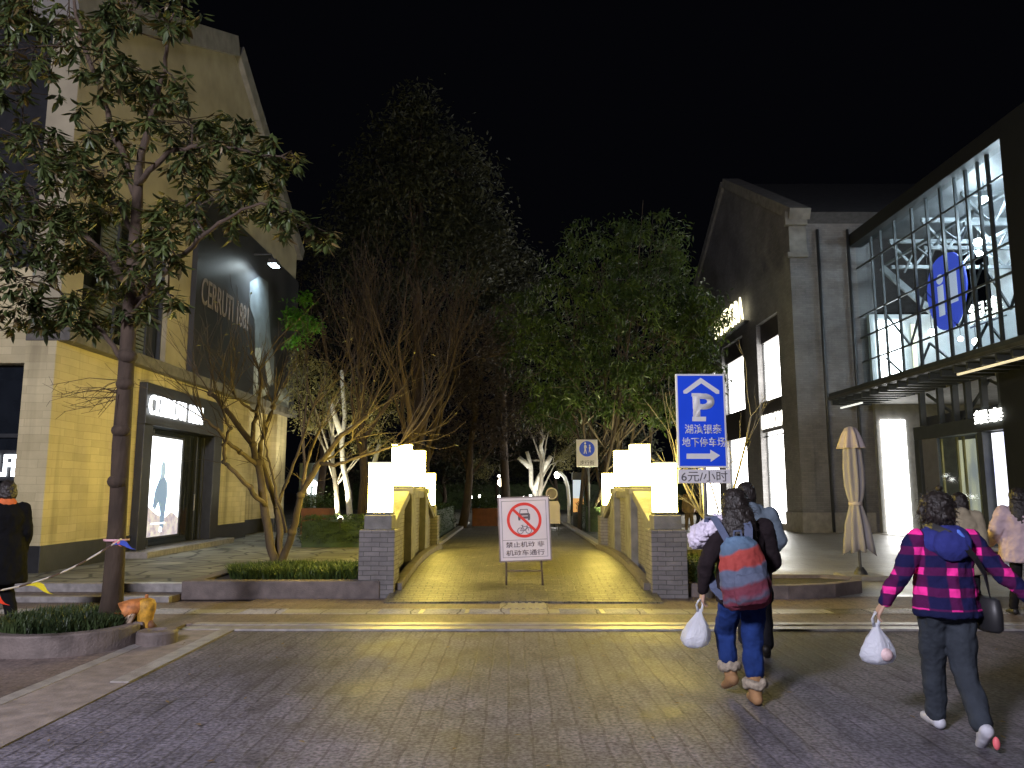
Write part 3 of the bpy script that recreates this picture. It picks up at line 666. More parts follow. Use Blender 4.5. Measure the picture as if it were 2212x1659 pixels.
M_nsteel = mat('black_steel', (.010, .011, .012), .6, .2, 4)
bx('roof_band', M_nsteel, hall, XG-.3, XG+.25, YN-1.6, YE, ZT, ZT+.5, .02)
bx('roof', M_frame, hall, XG+.25, 26, YN-1.6, YE+.3, ZT+.45, ZT+.52)
bx('corner_column', M_nsteel, hall, XG-.35, XG+.35, YN-1.3, YN-.001, 0, ZT)
bx('floor_slab', M_slabc, hall, XG+.2, 22, YN-1.2, YE, ZC-.12, ZC+.14)
bx('ground_floor', M_plazaR, hall, XG-.1, 22, YN-1.2, YE, 0, .03)
bx('back_wall', M_hall, hall, 18.96, 19.2, YN-1.2, YE, .03, ZT+.4)
bx('far_wall', M_hall, hall, XG+.2, 20.49, YE-.35, YE-.15, ZC+.15, 8.4)
bx('far_wall', M_slabc, hall, XG+.2, 20.49, YE-.35, YE-.15, .03, ZC-.13)
# canopy running along the front
b = MB(); b.box(XG-1.7, XG-.102, YN-3.0, YE-.7, ZC-.02, ZC+.24); bevel(b.build('canopy', M_steel, hall), .015)
fr = MB()
y = YN-2.9
while y < YE-.8: fr.box(XG-1.6, XG-.11, y, y+.10, ZC-.20, ZC-.022); y += .62
fr.build('canopy_ribs', M_steel, hall)
MB().box(XG-1.74, XG-1.702, YN-3.0, YE-.7, ZC+.0, ZC+.10).build('canopy_trim', mat('brushed_trim', (.12, .12, .11), .35, .2, 3, metal=.6), hall)
MB().box(XG-1.0, XG-.94, X_(1900, 830).y-.6, X_(1900, 830).y+1.2, ZC-.26, ZC-.205).build('edge_highlight', emit('highlight_white', (.95, .97, .9), 1.0), hall)  # glowing bar put in for the highlight on the canopy edge
MB().box(XG-1.45, XG-1.39, YN-2.5, YN+1.0, ZC-.26, ZC-.205).build('edge_highlight', emit('highlight_warm', (1, .85, .55), .7), hall)  # second glowing bar, for the highlight along the near lower edge
# roof trusses seen through the glass
fr = MB()
for y in (YN+.9, YN+3.3, YN+5.7, YN+8.0):
    fr.bar((XG+.5, y, 10.9), (20.4, y, 10.9), .14, .14); fr.bar((XG+.5, y, 9.9), (20.4, y, 9.9), .12, .12)
    for k in range(8):
        x0 = XG+.5+k*.86; fr.bar((x0, y, 9.9 if k % 2 else 10.9), (x0+.86, y, 10.9 if k % 2 else 9.9), .08, .08)
for x in (XG+1.0, XG+3.2, XG+5.4):
    fr.bar((x, YN-1, 10.4), (x, YE-.4, 10.4), .10, .10)
    yq = YN-1
    while yq < YE-1.8: fr.bar((x, yq, 9.7), (x, yq+.9, 10.4), .06, .06); fr.bar((x, yq+.9, 10.4), (x, yq+1.8, 9.7), .06, .06); yq += 1.8
fr.bar((XG+.7, YE-.6, 10.2), (XG+2.3, YE-1.2, 8.2), .22, .22); fr.bar((XG+2.3, YE-1.2, 8.2), (XG+3.8, YE-.8, 10.2), .16, .16)
fr.build('roof_truss', M_wsteel, hall)
# deck of ribbed ceiling
bx('ceiling', mat('dark_decking', (.07, .075, .08), .6, .2, 3), hall, XG+.26, 20.49, YN-1.2, YE-.2, ZT+.38, ZT+.44)
# lit shop panels inside
M_shopw = emit('panel_white', (1.0, .99, .96), 10)
def panel(u0, v0, u1, v1, Y, m, nm='lit_panel', th=.05):
    a, b2 = yp(u0, v0, Y), yp(u1, v1, Y)
    return MB().box(a.x, b2.x, Y, Y+th, b2.z, a.z).build(nm, m, hall)
panel(1893, 692, 1956, 818, YE-.42, M_shopw); panel(1903, 907, 1972, 1150, YE-.42, M_shopw)
panel(1968, 700, 1984, 800, YE-.45, emit('panel_warm', (.9, .86, .55), .9))
# shops along the back of the upper floor
for k, (y0, y1, z0, z1, cc, st) in enumerate(((YN-.5, YN+2.2, 5.2, 7.0, (1, .93, .9), 1.5), (YN+2.6, YN+4.6, 5.2, 6.9, (1, .97, .92), 2.2), (YN+5.0, YN+7.6, 5.2, 7.2, (.95, .9, 1), 1.3))):
    MB().box(18.9, 18.95, y0, y1, z0, z1).build('lit_panel', emit_tex('upper_shop_%s' % 'abc'[k], cc, tuple(c*.45 for c in cc), st, 1.8), hall)
bx('shop_fascia', M_hall, hall, 19.0, 20.4, YN-1, YE-.5, 7.3, 8.3)
# lower storey: door surround, lit door, ad panel, dark glass
yd0, yd1 = YQ, X_(1985, 1000).y
bx('door_surround', M_nsteel, hall, XG-.13, XG+.3, YN, YQ-.002, .03, ZC-.13, .01)
zd = X_(2100, 936).z
bx('door_surround', M_steel, hall, XG-.12, XG+.3, yd0, yd1, zd, zd+.42, .01)
bx('door_surround', M_steel, hall, XG-.12, XG+.3, yd1-.32, yd1-.001, .03, zd-.001, .01)
bx('door_surround', M_steel, hall, XG-.1, XG+.3, X_(2128, 1000).y-.12, X_(2128, 1000).y+.12, .03, zd-.001, .01)
fr = MB()
for u in (1990, 2030, 2062, 2090, 2125, 2165): y = X_(u, 860).y; fr.box(XG-.08, XG+.1, y-.06, y+.06, zd+.43, ZC-.13)
yl = [X_(u, 860).y for u in (1990, 2062, 2125)] + [YN]
for i in range(len(yl)-1): fr.bar((XG+.2, yl[i], zd+.45 if i % 2 else ZC-.2), (XG+.2, yl[i+1], ZC-.2 if i % 2 else zd+.45), .07, .07)
fr.build('mullions', M_steel, hall)
bx('side_panel', mat('grey_panel', (.13, .13, .15), .55, .15, 4), hall, XG-.02, XG+.1, X_(2028, 1000).y, yd1-.33, .03, zd-.002)
dr = bx('door', M_pane, hall, XG+.0, XG+.012, X_(2127, 1000).y+.13, X_(2028, 1000).y-.002, .03, zd-.002)
fr = MB()
for u in (2034, 2068, 2082, 2112):
    y = X_(u, 1000).y; fr.box(XG+.013, XG+.07, y-.035, y+.035, .05, zd-.05)
fr.build('frame', mat('brass_frame', (.55, .46, .22), .3, .15, 5, metal=.8), dr)
MB().box(XG+.55, XG+.6, X_(2127, 1000).y+.1, X_(2028, 1000).y-.1, .1, zd-.1).build('lit_interior', emit_tex('interior_gold', (.62, .56, .34), (.20, .22, .25), 1.0, 2.2, (1, 1, .35)), hall)
MB().box(XG+.1, XG+.15, X_(2180, 1000).y, X_(2137, 1000).y-.05, .1, zd-.05).build('ad_panel', emit_tex('ad_print', (.92, .94, 1.0), (.35, .40, .75), 2.0, .9, (1, 1, .6)), hall)
bx('dark_fascia', M_frame, hall, XG+.35, XG+.45, YN, yd1, zd+.3, zd+.78)
MB().box(XG+1.6, XG+1.65, YN, X_(2062, 850).y, zd+1.0, ZC-.2).build('lit_panel', emit_tex('clerestory', (.95, .95, 1.0), (.95, .75, .45), 2.0, 1.2), hall)
hs = thing('shop_sign', 'pair of bright white characters on the dark fascia above the hall door', 'sign', tuple(X_(2138, 900)))
a, b_ = xp(2105, 900, XG-.14), xp(2168, 900, XG-.14)
text_mesh('銀泰', 'lettering', emit('sign_glyph', (1, 1, .92), 5), hs, abs(a.y-b_.y), .40, (XG-.14, (a.y+b_.y)/2, xp(2136, 898, XG-.14).z), ROT_R, .03, .006)
MB().box(XG-.138, XG-.10, b_.y, a.y, xp(2136, 898, XG-.14).z-.36, xp(2136, 898, XG-.14).z-.32).build('mounting_rail', M_frame, hs)
hs2 = thing('shop_sign', 'bright warm characters hung inside the hall just right of the blue roundel', 'sign', tuple(xp(2130, 668, XG+.9)))
a, b_ = xp(2093, 668, XG+.9), xp(2168, 668, XG+.9)
text_mesh('銀泰', 'lettering', emit('sign_glyph2', (1, .96, .78), 3.2), hs2, abs(a.y-b_.y), .66, (XG+.9, (a.y+b_.y)/2, xp(2132, 668, XG+.9).z), ROT_R, .03, .006)
MB().box(XG+.91, XG+.95, b_.y-.05, a.y+.05, xp(2132, 668, XG+.9).z-.4, xp(2132, 668, XG+.9).z-.36).build('mounting_rail', M_wsteel, hs2)
# blue roundel
XQ = XG+.32
qa = [xp(u, v, XQ) for u, v in ((2050, 545), (2050, 712), (2005, 630), (2092, 625))]
cyq, czq = (qa[2].y+qa[3].y)/2, (qa[0].z+qa[1].z)/2; rw, rh = abs(qa[2].y-qa[3].y)/2, (qa[0].z-qa[1].z)/2
rd = thing('roundel', 'big blue shield shaped emblem with white letters hanging behind the glass', 'sign', (XQ, cyq, czq))
pts = []
for k in range(40):
    a = 2*PI*k/40; cx, sy = math.cos(a), math.sin(a)
    pts.append((rw*(abs(cx)**.75)*(1 if cx > 0 else -1)*(1-.16*max(0, -sy)), rh*sy))
o = flat_poly(pts, 'disc', emit('roundel_blue', (.05, .08, .50), 1.0), rd, (XQ, cyq, czq), ROT_R, .05)
text_mesh('i', 'lettering', emit('roundel_white', (.62, .66, .82), .7), rd, rw*.34, rh*1.12, (XQ-.054, cyq+rw*.26, czq-rh*.03), ROT_R, .006, .03)
text_mesh('1', 'lettering', MATS['roundel_white'], rd, rw*.36, rh*.86, (XQ-.054, cyq-rw*.40, czq+rh*.06), ROT_R, .006, .0)
MB().tube([(XQ-.02, cyq, czq+rh-.02), (XQ-.02, cyq, ZT+.36)], .02, 6).build('hanger', M_frame, rd)
# pendant lamps in the hall; the first four added unseen to brighten it
for k, (x, y) in enumerate(((XG+3.2, YN+1.2), (XG+3.2, YN+4.5), (XG+3.4, YN+7.2), (XG+2.6, YN+6.0))):
    t = thing('hall_lamp', 'added white lamp tucked up among the roof trusses to brighten the glass hall', 'lamp', (x, y, 10.2), 0, 'lamps hanging in the glass hall')
    MB().ell((x, y, 10.2), .14, .14, .14, 14).build('bulb', emit('hall_lamp', (.84, .94, 1.0), 330), t, smooth=True)
    MB().tube([(x, y, 10.33), (x, y, ZT+.37)], .012, 5).build('rod', M_frame, t)
M_bulb = emit('hall_lamp', (.84, .94, 1.0), 330)
M_bulb2 = emit('hall_lamp_small', (1, .93, .8), 60)
for (u, v, x, r_, mm, lab) in ((2122, 362, XG+1.6, .15, M_bulb, 'round white hall lamp high behind the glass, the uppermost'), (2126, 430, XG+1.6, .16, M_bulb, 'round white hall lamp hanging right below the uppermost one'),
                           (2190, 440, XG+.9, .19, M_bulb, 'round white hall lamp at the glass edge beside the corner column'),
                           (2013, 718, XG+2.2, .13, M_bulb2, 'small warm hall lamp below and left of the blue emblem'), (2108, 738, XG+1.8, .12, M_bulb2, 'small warm hall lamp above the canopy, right of the blue emblem'),
                           (2075, 732, XG+2.6, .09, M_bulb2, 'tiny warm hall lamp straight below the blue emblem')):
    p = xp(u, v, x); t = thing('hall_lamp', lab, 'lamp', tuple(p), 0, 'lamps hanging in the glass hall')
    MB().ell(p, r_, r_, r_, 14).build('bulb', mm, t, smooth=True)
    MB().tube([p+Vector((0, 0, r_*.9)), (p.x, p.y, ZT+.37)], .012, 5).build('rod', M_frame, t)

# ------------------------------------------------------------------ street lamp behind the viewer, which lights the street
M_lampw = emit('street_lamp_glass', (.92, .90, 1.0), 40)
sl = thing('street_lamp', 'tall street lamp standing on the pavement behind the viewer', 'street lamp', (-6.4, -5.0, 0))
MB().tube([(-6.4, -5, 0), (-6.4, -5, .8), (-6.4, -5, 6.6)], [.1, .08, .05], 10).build('pole', M_iron, sl, smooth=True)
MB().tube([(-6.4, -5, 6.6), (-6.2, -4.8, 6.95), (-5.6, -4.2, 7.05)], [.05, .045, .04], 8).build('arm', M_iron, sl, smooth=True)
MB().lathe((-5.4, -4.0, 6.95), [(.10, .16), (.30, .10), (.32, .02), (.31, .0)], 20).build('lamp_shade', M_iron, sl)
MB().lathe((-5.4, -4.0, 6.80), [(.08, .0), (.22, .05), (.27, .12), (.27, .148)], 20).build('lamp_glass', M_lampw, sl)
pl = bpy.data.lights.new('street_light', 'POINT'); po = bpy.data.objects.new('street_light', pl); C.objects.link(po)
pl.energy = 9800; pl.color = (.88, .86, 1.0); pl.shadow_soft_size = .8; po.location = (-5.4, -4.0, 6.5); wparent(po, sl)

# ------------------------------------------------------------------ trees
M_bark = mat('bark_grey', (.046, .030, .019), .9, .35, 7, .8, 26, stretch=(1, 1, .35))
M_bark2 = mat('bark_pale', (.27, .245, .20), .85, .3, 6, .5, 22, stretch=(1, 1, .4))
M_bark3 = mat('bark_brown', (.075, .055, .036), .85, .35, 8, .6, 26, stretch=(1, 1, .4))
M_twig = mat('twig_brown', (.05, .032, .020), .85, .3, 8)
M_leafA = leaf_mat('leaf_dark_glossy', (.024, .038, .010), (.080, .105, .030), .46, .2, 3.5, .5)
M_leafB = leaf_mat('leaf_fresh', (.016, .034, .005), (.085, .13, .020), .45, .3, .9)
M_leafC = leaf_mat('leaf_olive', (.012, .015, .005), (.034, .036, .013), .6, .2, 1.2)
M_leafD = leaf_mat('leaf_pale_yellow', (.16, .15, .05), (.30, .28, .12), .5, .3, 3)
def jit(rg, s): return Vector((rg.gauss(0, s), rg.gauss(0, s), rg.gauss(0, s)))
def grow(b, p, d, L, r, depth, rg, tips, ang=.55, kids=(2, 3), shrink=.72, up=.12, wob=.12, sides=5, nseg=4, rmin=.004):
    pts = [p.copy()]; rad = [r]; dd = d.normalized()
    for k in range(nseg):
        dd = (dd + jit(rg, wob) + Vector((0, 0, up*.3))).normalized(); pts.append(pts[-1] + dd*L/nseg); rad.append(max(rmin, r*(1-.38*(k+1)/nseg)))
    b.tube(pts, rad, sides if depth > 1 else 3, cap=False)
    if depth <= 0: tips.append((pts[-1], dd)); return
    n = rg.randint(*kids)
    for k in range(n):
        q = nseg if k == 0 else rg.randint(max(1, nseg//2), nseg)
        ax = dd.cross(jit(rg, 1)).normalized(); nd = (Matrix.Rotation(rg.uniform(.5, 1.2)*ang*(.5 if k == 0 else 1), 3, ax) @ dd)
        nd = (nd + Vector((0, 0, up))).normalized()
        grow(b, pts[q], nd, L*rg.uniform(shrink-.14, shrink+.1), max(rmin, rad[q]*(.8 if k == 0 else .6)), depth-1, rg, tips, ang, kids, shrink, up, wob, sides, nseg, rmin)
def ball_pts(rg, c, rx, ry, rz, n, hollow=.35):
    out = []
    while len(out) < n:
        v = Vector((rg.uniform(-1, 1), rg.uniform(-1, 1), rg.uniform(-1, 1)))
        if hollow*hollow < v.length_squared < 1: out.append(Vector((c[0]+v.x*rx, c[1]+v.y*ry, c[2]+v.z*rz)))
    return out

# --- the glossy leaved street tree in the foreground, in its round kerbed bed
T1 = 8.35
rg = random.Random(21)
base1 = gp(238, 1345, .18)
st = thing('street_tree', 'large glossy leaved evergreen street tree with a leaning trunk in the round kerbed bed', 'tree', (base1.x, base1.y, .12))
tb_ = MB()
def trunkline(pts, t0=T1): return [P(u, v, t0+dz) for u, v, dz in pts]
tr = trunkline([(238, 1352, 0), (243, 1290, 0), (250, 1180, 0), (256, 1080, 0), (262, 960, 0), (270, 840, 0), (276, 740, 0), (283, 640, 0), (290, 540, .05), (297, 440, .1), (300, 360, .15)])
tr[0] = Vector((base1.x, base1.y, .1))
tb_.tube(tr, [.15, .112, .098, .092, .094, .084, .080, .074, .066, .056, .042], 14)
for u, v, rr in ((254, 1040, .104), (246, 1045, .05), (262, 930, .100), (276, 770, .098), (270, 830, .092)): tb_.ell(P(u, v, T1-.03), rr, rr, rr*.8, 12)
br_lines = {
 'a': ([(300, 360, .15), (322, 270, .1), (345, 190, 0), (360, 110, -.1), (375, 30, -.2)], .046),
 'b': ([(297, 440, .1), (262, 320, .15), (222, 215, .1), (185, 110, 0), (160, 10, -.1), (150, -70, -.1)], .042),
 'c': ([(281, 665, 0), (335, 610, -.1), (385, 560, -.2), (425, 520, -.3), (490, 470, -.3), (560, 440, -.3), (640, 480, -.3)], .040),
 'd': ([(299, 400, .1), (350, 340, -.1), (415, 315, -.2), (480, 320, -.3), (550, 330, -.3), (620, 345, -.3)], .034),
 'e': ([(284, 630, 0), (235, 560, .2), (170, 490, .3), (90, 440, .4), (0, 410, .4)], .040),
 'f': ([(273, 790, 0), (235, 735, .1), (190, 680, .2), (130, 630, .2), (50, 600, .3)], .032),
 'g': ([(292, 510, .05), (235, 410, .2), (150, 345, .3), (60, 310, .3)], .032),
 'h': ([(288, 580, 0), (330, 520, .2), (370, 470, .3), (430, 420, .3), (520, 400, .3)], .030),
 'i': ([(279, 700, 0), (305, 650, -.2), (345, 625, -.4), (375, 640, -.5)], .02),
}
allp = []
for k, (ln, r0) in br_lines.items():
    pts = trunkline(ln); fine = []
    for i in range(len(pts)-1):
        for q in range(4): fine.append(pts[i].lerp(pts[i+1], q/4) + jit(rg, .012))
    fine.append(pts[-1]); m_ = len(fine)
    tb_.tube(fine, [max(.008, r0*(1-.8*i/m_)) for i in range(m_)], 7); allp += fine[3:]
clus = [(60, 20, 60), (150, 40, 50), (235, 50, 45), (330, 25, 45), (395, 15, 40), (20, 110, 55), (95, 125, 45), (50, 195, 48), (195, 115, 55), (240, 175, 50), (300, 150, 42), (335, 195, 38), (380, 178, 26), (20, 10, 50), (280, 0, 40),
 (330, 245, 55), (400, 262, 60), (455, 275, 50), (515, 300, 50), (570, 330, 42), (612, 345, 34), (430, 335, 50), (500, 385, 50), (555, 405, 42), (470, 430, 50), (535, 470, 42), (600, 470, 34), (655, 490, 36), (690, 515, 22), (575, 375, 35), (420, 385, 45),
 (30, 300, 70), (110, 300, 60), (190, 285, 55), (60, 400, 70), (150, 385, 70), (230, 370, 60), (20, 500, 65), (100, 480, 60), (180, 470, 62), (245, 460, 55), (40, 600, 55), (120, 580, 48), (25, 685, 42), (95, 695, 26), (150, 690, 26), (200, 560, 55), (210, 640, 42), (165, 650, 36), (255, 560, 44), (330, 480, 45), (360, 560, 36), (320, 615, 42), (372, 650, 24), (232, 700, 28), (350, 520, 36), (300, 690, 24), (420, 480, 32), (60, 660, 34), (380, 440, 36), (140, 340, 60), (80, 540, 50), (10, 420, 60), (270, 300, 45)]
lv = MB(); lv2 = MB()
for (u, v, rp) in clus:
    dz = rg.uniform(-.75, .55); c = P(u, v, T1+dz); r_ = rp/1659*(T1+dz)
    near = min(allp, key=lambda q: (q-c).length)
    mid = near.lerp(c, .5) + Vector((0, 0, .06)) + jit(rg, .04); tb_.tube([near, mid, c], [.011, .008, .005], 4)
    nt_ = max(5, int(rp/4.6))
    for k in range(nt_):          # each cluster: several twig ends, each with a whorl of leaves
        e = c + Vector((rg.uniform(-1, 1)*r_, rg.uniform(-1, 1)*r_*1.1, rg.uniform(-.8, .7)*r_))
        tb_.tube([mid.lerp(c, rg.random()), e], [.005, .003], 3, cap=False)
        for q in range(rg.randint(12, 19)):
            a = rg.uniform(0, 2*PI); e2 = rg.gauss(-.35, .45); d = Vector((math.cos(a)*math.cos(e2), math.sin(a)*math.cos(e2), math.sin(e2)))
            p = e + d*rg.uniform(0, .035) + Vector((0, 0, rg.uniform(-.05, .05))); l = rg.uniform(.085, .155); wd = l*rg.uniform(.28, .40)*.5
            s_ = d.cross(Vector((rg.uniform(-.5, .5), rg.uniform(-.5, .5), 1))).normalized(); up = s_.cross(d)
            tipd = (d + Vector((0, 0, -.28))).normalized(); m1 = p + d*l*.3; m2 = m1 + tipd*l*.4
            (lv if rg.random() < .82 else lv2).add([p, m1 + s_*wd - up*wd*.3, m2 + s_*wd*.8 - up*wd*.3, m2 + tipd*l*.38, m2 - s_*wd*.8 - up*wd*.3, m1 - s_*wd - up*wd*.3, m1, m2],
                [(0, 1, 6), (0, 6, 5), (1, 2, 7, 6), (6, 7, 4, 5), (2, 3, 7), (7, 3, 4)])
for k in range(14):               # bare twigs hanging to the left of the fork
    q = P(270, 835+rg.uniform(-20, 30), T1); e = P(rg.uniform(95, 215), 835+rg.uniform(-10, 75), T1+rg.uniform(-.5, .3))
    mid = q.lerp(e, .5) + Vector((0, 0, rg.uniform(-.02, .08))); tb_.tube([q, mid, e], [.006, .004, .002], 4)
    for z in range(3): s0_ = mid.lerp(e, rg.random()); tb_.tube([s0_, s0_ + Vector((rg.uniform(-.22, .02), rg.uniform(-.1, .1), rg.uniform(-.1, .12)))], [.003, .0015], 3)
tb_.build('trunk', M_bark, st, smooth=True)
cr = lv.build('crown', M_leafA, st); cr2 = lv2.build('crown_leaves', leaf_mat('leaf_turning', (.07, .06, .02), (.17, .12, .05), .4, .2, 4, .5), st)
# its bed
cb = (-4.72, 8.43)
bed1 = thing('tree_bed', 'round raised stone ring bed at the foot of the street tree', 'planter', (cb[0], cb[1], 0))
ringpts = lambda r, z: [(cb[0]+r*1.12*math.cos(2*PI*k/48), cb[1]+r*math.sin(2*PI*k/48), z) for k in range(48)]
b = MB()
def arc(a0, a1, ns, ri, ro, z0, z1):
    rings = []
    for k in range(ns+1):
        a = a0+(a1-a0)*k/ns; cx, sy = math.cos(a), math.sin(a)
        rings.append([(cb[0]+ri*cx, cb[1]+ri*sy, z0), (cb[0]+ro*cx, cb[1]+ro*sy, z0), (cb[0]+ro*cx, cb[1]+ro*sy, z1), (cb[0]+ri*cx, cb[1]+ri*sy, z1)])
    return MB().loft(rings)
for a0, a1 in ((-128, -2), (-1, 110), (111, 229), ): 
    o = arc(R(a0+.8), R(a1-.8), 22, .66, .80, -.02, .215).build('kerb_stone', M_pk, bed1); bevel(o, .018)
MB().lathe((cb[0], cb[1], 0), [(.66, .0), (.66, .15), (.4, .19), (.001, .20)], 32, 1, 1).build('soil', M_soil, bed1)
g = []
while len(g) < 2400:
    p = (rg.uniform(-.64, .64), rg.uniform(-.64, .64)); 
    if (p[0]/.64)**2+(p[1]/.63)**2 < 1: g.append((cb[0]+p[0], cb[1]+p[1], .15))
blades('ground_cover', g, .17, leaf_mat('ground_cover_dark', (.02, .035, .012), (.05, .075, .025), .5, .15), .010, .8, 5)

# --- the many stemmed bare tree in the left bed
rg = random.Random(5)
T2 = 13.75
bt = thing('bare_tree', 'knobbly many stemmed bare tree with pruned branches in the left bed', 'tree', tuple(gp(597, 1226, .2)))
b = MB(); tips = []
stems = [
 ([(597, 1232, 0), (585, 1180, 0), (570, 1090, 0), (556, 1000, 0), (545, 960, .1), (500, 900, .3), (455, 850, .5)], .085),
 ([(556, 1005, 0), (520, 975, -.3), (486, 950, -.5), (470, 925, -.6), (440, 905, -.7)], .045),
 ([(572, 1095, 0), (540, 1055, -.5), (500, 1010, -.8), (486, 1000, -.8), (484, 960, -.9), (498, 925, -.9), (480, 880, -.9)], .045),
 ([(545, 960, .1), (552, 900, .2), (565, 840, .3), (560, 800, .4)], .045),
 ([(553, 890, .2), (520, 870, 0), (508, 855, -.1)], .03),
 ([(600, 1225, .1), (604, 1150, .3), (597, 1090, .5), (580, 1040, .6), (560, 985, .7), (570, 930, .8), (590, 880, .9)], .075),
 ([(604, 1228, -.1), (632, 1150, -.2), (650, 1070, -.3), (690, 1000, -.3), (740, 940, -.3), (790, 900, -.3)], .07),
 ([(690, 1000, -.3), (720, 1005, -.5), (770, 990, -.6), (830, 970, -.7), (862, 962, -.8)], .035),
 ([(650, 1070, -.3), (668, 1030, 0), (682, 1005, .2), (720, 985, .4), (760, 950, .5)], .035),
 ([(612, 1200, .2), (640, 1130, .5), (655, 1040, .8), (668, 980, 1.0), (690, 930, 1.1)], .05),
 ([(620, 1150, .1), (600, 1080, 0), (590, 1040, 0), (578, 985, 0), (572, 950, 0)], .03),
 ([(596, 1100, .3), (618, 1040, .4), (640, 990, .5), (660, 930, .5), (676, 880, .6)], .035),
]
for ln, r0 in stems:
    pts = trunkline(ln, T2); fine = []
    for i in range(len(pts)-1):
        for q in range(4): fine.append(pts[i].lerp(pts[i+1], q/4) + jit(rg, .010))
    fine.append(pts[-1]); m_ = len(fine)
    b.tube(fine, [r0*(1-.55*i/m_) for i in range(m_)], 8)
    b.ell(fine[-1], r0*.75, r0*.75, r0*.7, 8)
    for i in range(4, m_, 4):
        if rg.random() < .5: rr = r0*(1-.55*i/m_)*1.35; b.ell(fine[i], rr, rr, rr, 8)
    d0 = (fine[-1]-fine[-4]).normalized()
    for k in range(7): grow(b, fine[-1], d0 + jit(rg, .5) + Vector((0, 0, .5)), rg.uniform(.5, 1.0), .012, 2, rg, tips, .5, (1, 3), .75, .1, .1, 4, 4, .003)
    for i in range(m_//2, m_, 3): grow(b, fine[i], d0 + jit(rg, .8) + Vector((0, 0, .4)), rg.uniform(.3, .7), .008, 1, rg, tips, .5, (1, 3), .75, .1, .12, 4, 4, .003)
b.build('trunk', M_bark3, bt, smooth=True)
lv = MB(); leaves_mesh(lv, [t_[0] for t_ in tips[::9]], .08, rg, .1, .5); lv.build('last_leaves', M_leafD, bt)

# --- bare winter trees behind the left lanterns
def bare_tree(label, u, v, t, h, r, seed, depth=5, ang=.42, m=None, lean=(0, 0), fork=.32, group=None):
    rg = random.Random(seed); base = gp(u, v, .17) if t is None else Vector((P(u, 900, t).x, P(u, 900, t).y, .15))
    o = thing('bare_tree', label, 'tree', tuple(base), 0, group); b = MB(); tips = []
    top = base + Vector((lean[0], lean[1], h*fork)); pts = [base.lerp(top, k/5) + (jit(rg, .03) if k else Vector((0, 0, -.1))) for k in range(6)]
    b.tube(pts, [r*(1.25-.42*k/5) for k in range(6)], 10)
    for k in range(4):
        a = rg.uniform(0, 2*PI)
        grow(b, pts[-1-(k % 2)], Vector((math.cos(a)*.45, math.sin(a)*.45, 1)), h*.22, r*.62, depth, rg, tips, ang, (2, 3), .78, .14, .09, 6, 4, .006)
    b.build('trunk', m or M_bark2, o, smooth=True)
    return o, tips, rg
bg = 'bare trees beyond the left lanterns'
bare_tree('tall pale bare tree whose trunk rises right behind the left lanterns', 889, 0, 22.5, 9.0, .17, 31, 5, .62, M_bark)
bare_tree('slimmer pale bare tree just right of the tall one behind the left lanterns', 925, 0, 24.5, 8.6, .14, 35, 4, .6, M_bark)
bare_tree('bare tree with reddish twigs standing between banner and lanterns', 790, 0, 25, 9.5, .13, 33, 4, .6, M_twig)
bare_tree('faint bare tree with reddish twigs close by the hoarding end', 700, 0, 31, 12, .14, 34, 4, .6, M_twig)
# small tree whose white-lit limbs get a whitened bark colour
def leafy(name, label, u, t, h, r, crown, n, size, seed, ml, mb=None, z0=.15, lean=0, droop=.3, aspect=.4, stems=1, spread=.4, depth=3, clump=.45, fork=.35, per=12):
    """crown: ellipsoids (du px, v px, dt, r_u px, r_v px) as seen in the photo, at depth t+dt"""
    rg = random.Random(seed); bs_ = P(u, 900, t); bs_.z = z0
    o = thing(name, label, 'tree', tuple(bs_)); b = MB(); lv = MB(); cents = []
    for (uc, vc, dt, ru, rv, wgt) in crown: cents.append((P(uc, vc, t+dt), ru/1659*(t+dt), rv/1659*(t+dt), wgt))
    for s_ in range(stems):
        q = bs_ + Vector((rg.gauss(0, spread), rg.gauss(0, spread), -.08)) if stems > 1 else bs_ + Vector((0, 0, -.08))
        ct = cents[s_ % len(cents)][0] if stems > 1 else max((c[0] for c in cents), key=lambda c: c.z)
        tp = Vector((q.x*.5+ct.x*.5+lean*.3, q.y*.6+ct.y*.4, ct.z)); pts = [q.lerp(tp, k/7) + (jit(rg, .05) if 0 < k else Vector()) for k in range(8)]
        b.tube(pts, [r*(1.15-.85*k/7) for k in range(8)], 8)
        for c, rx, rz, wgt in cents:
            if rg.random() < (.9 if stems == 1 else .5):
                k = min(6, max(2, int(fork*7)+rg.randint(0, 3))); e = c + jit(rg, rx*.2); md = pts[k].lerp(e, .5) + Vector((0, 0, .25)) + jit(rg, .1)
                b.tube([pts[k], md, e], [r*.4, r*.25, r*.08], 6)
                for z in range(4): b.tube([md.lerp(e, rg.random()), c + jit(rg, rx*.5)], [r*.14, .008], 4)
    tot = sum(c[3] for c in cents)
    for c, rx, rz, wgt in cents:
        nn = int(n*wgt/tot/per)
        for q in ball_pts(rg, c, rx, max(rx, .6*rz), rz, nn, .3):
            q = q + Vector([.35*mnoise.noise(q*.9+Vector((k*11, 3, 1))) for k in range(3)])
            s2 = clump*rg.uniform(.5, 1.2)
            leaves_mesh(lv, [q + Vector((rg.gauss(0, s2*.5), rg.gauss(0, s2*.5), rg.gauss(0, s2*.34))) for _ in range(per)], size, rg, droop, aspect)
    b.build('trunk', mb or M_bark, o, smooth=True); lv.build('crown', ml, o); return o
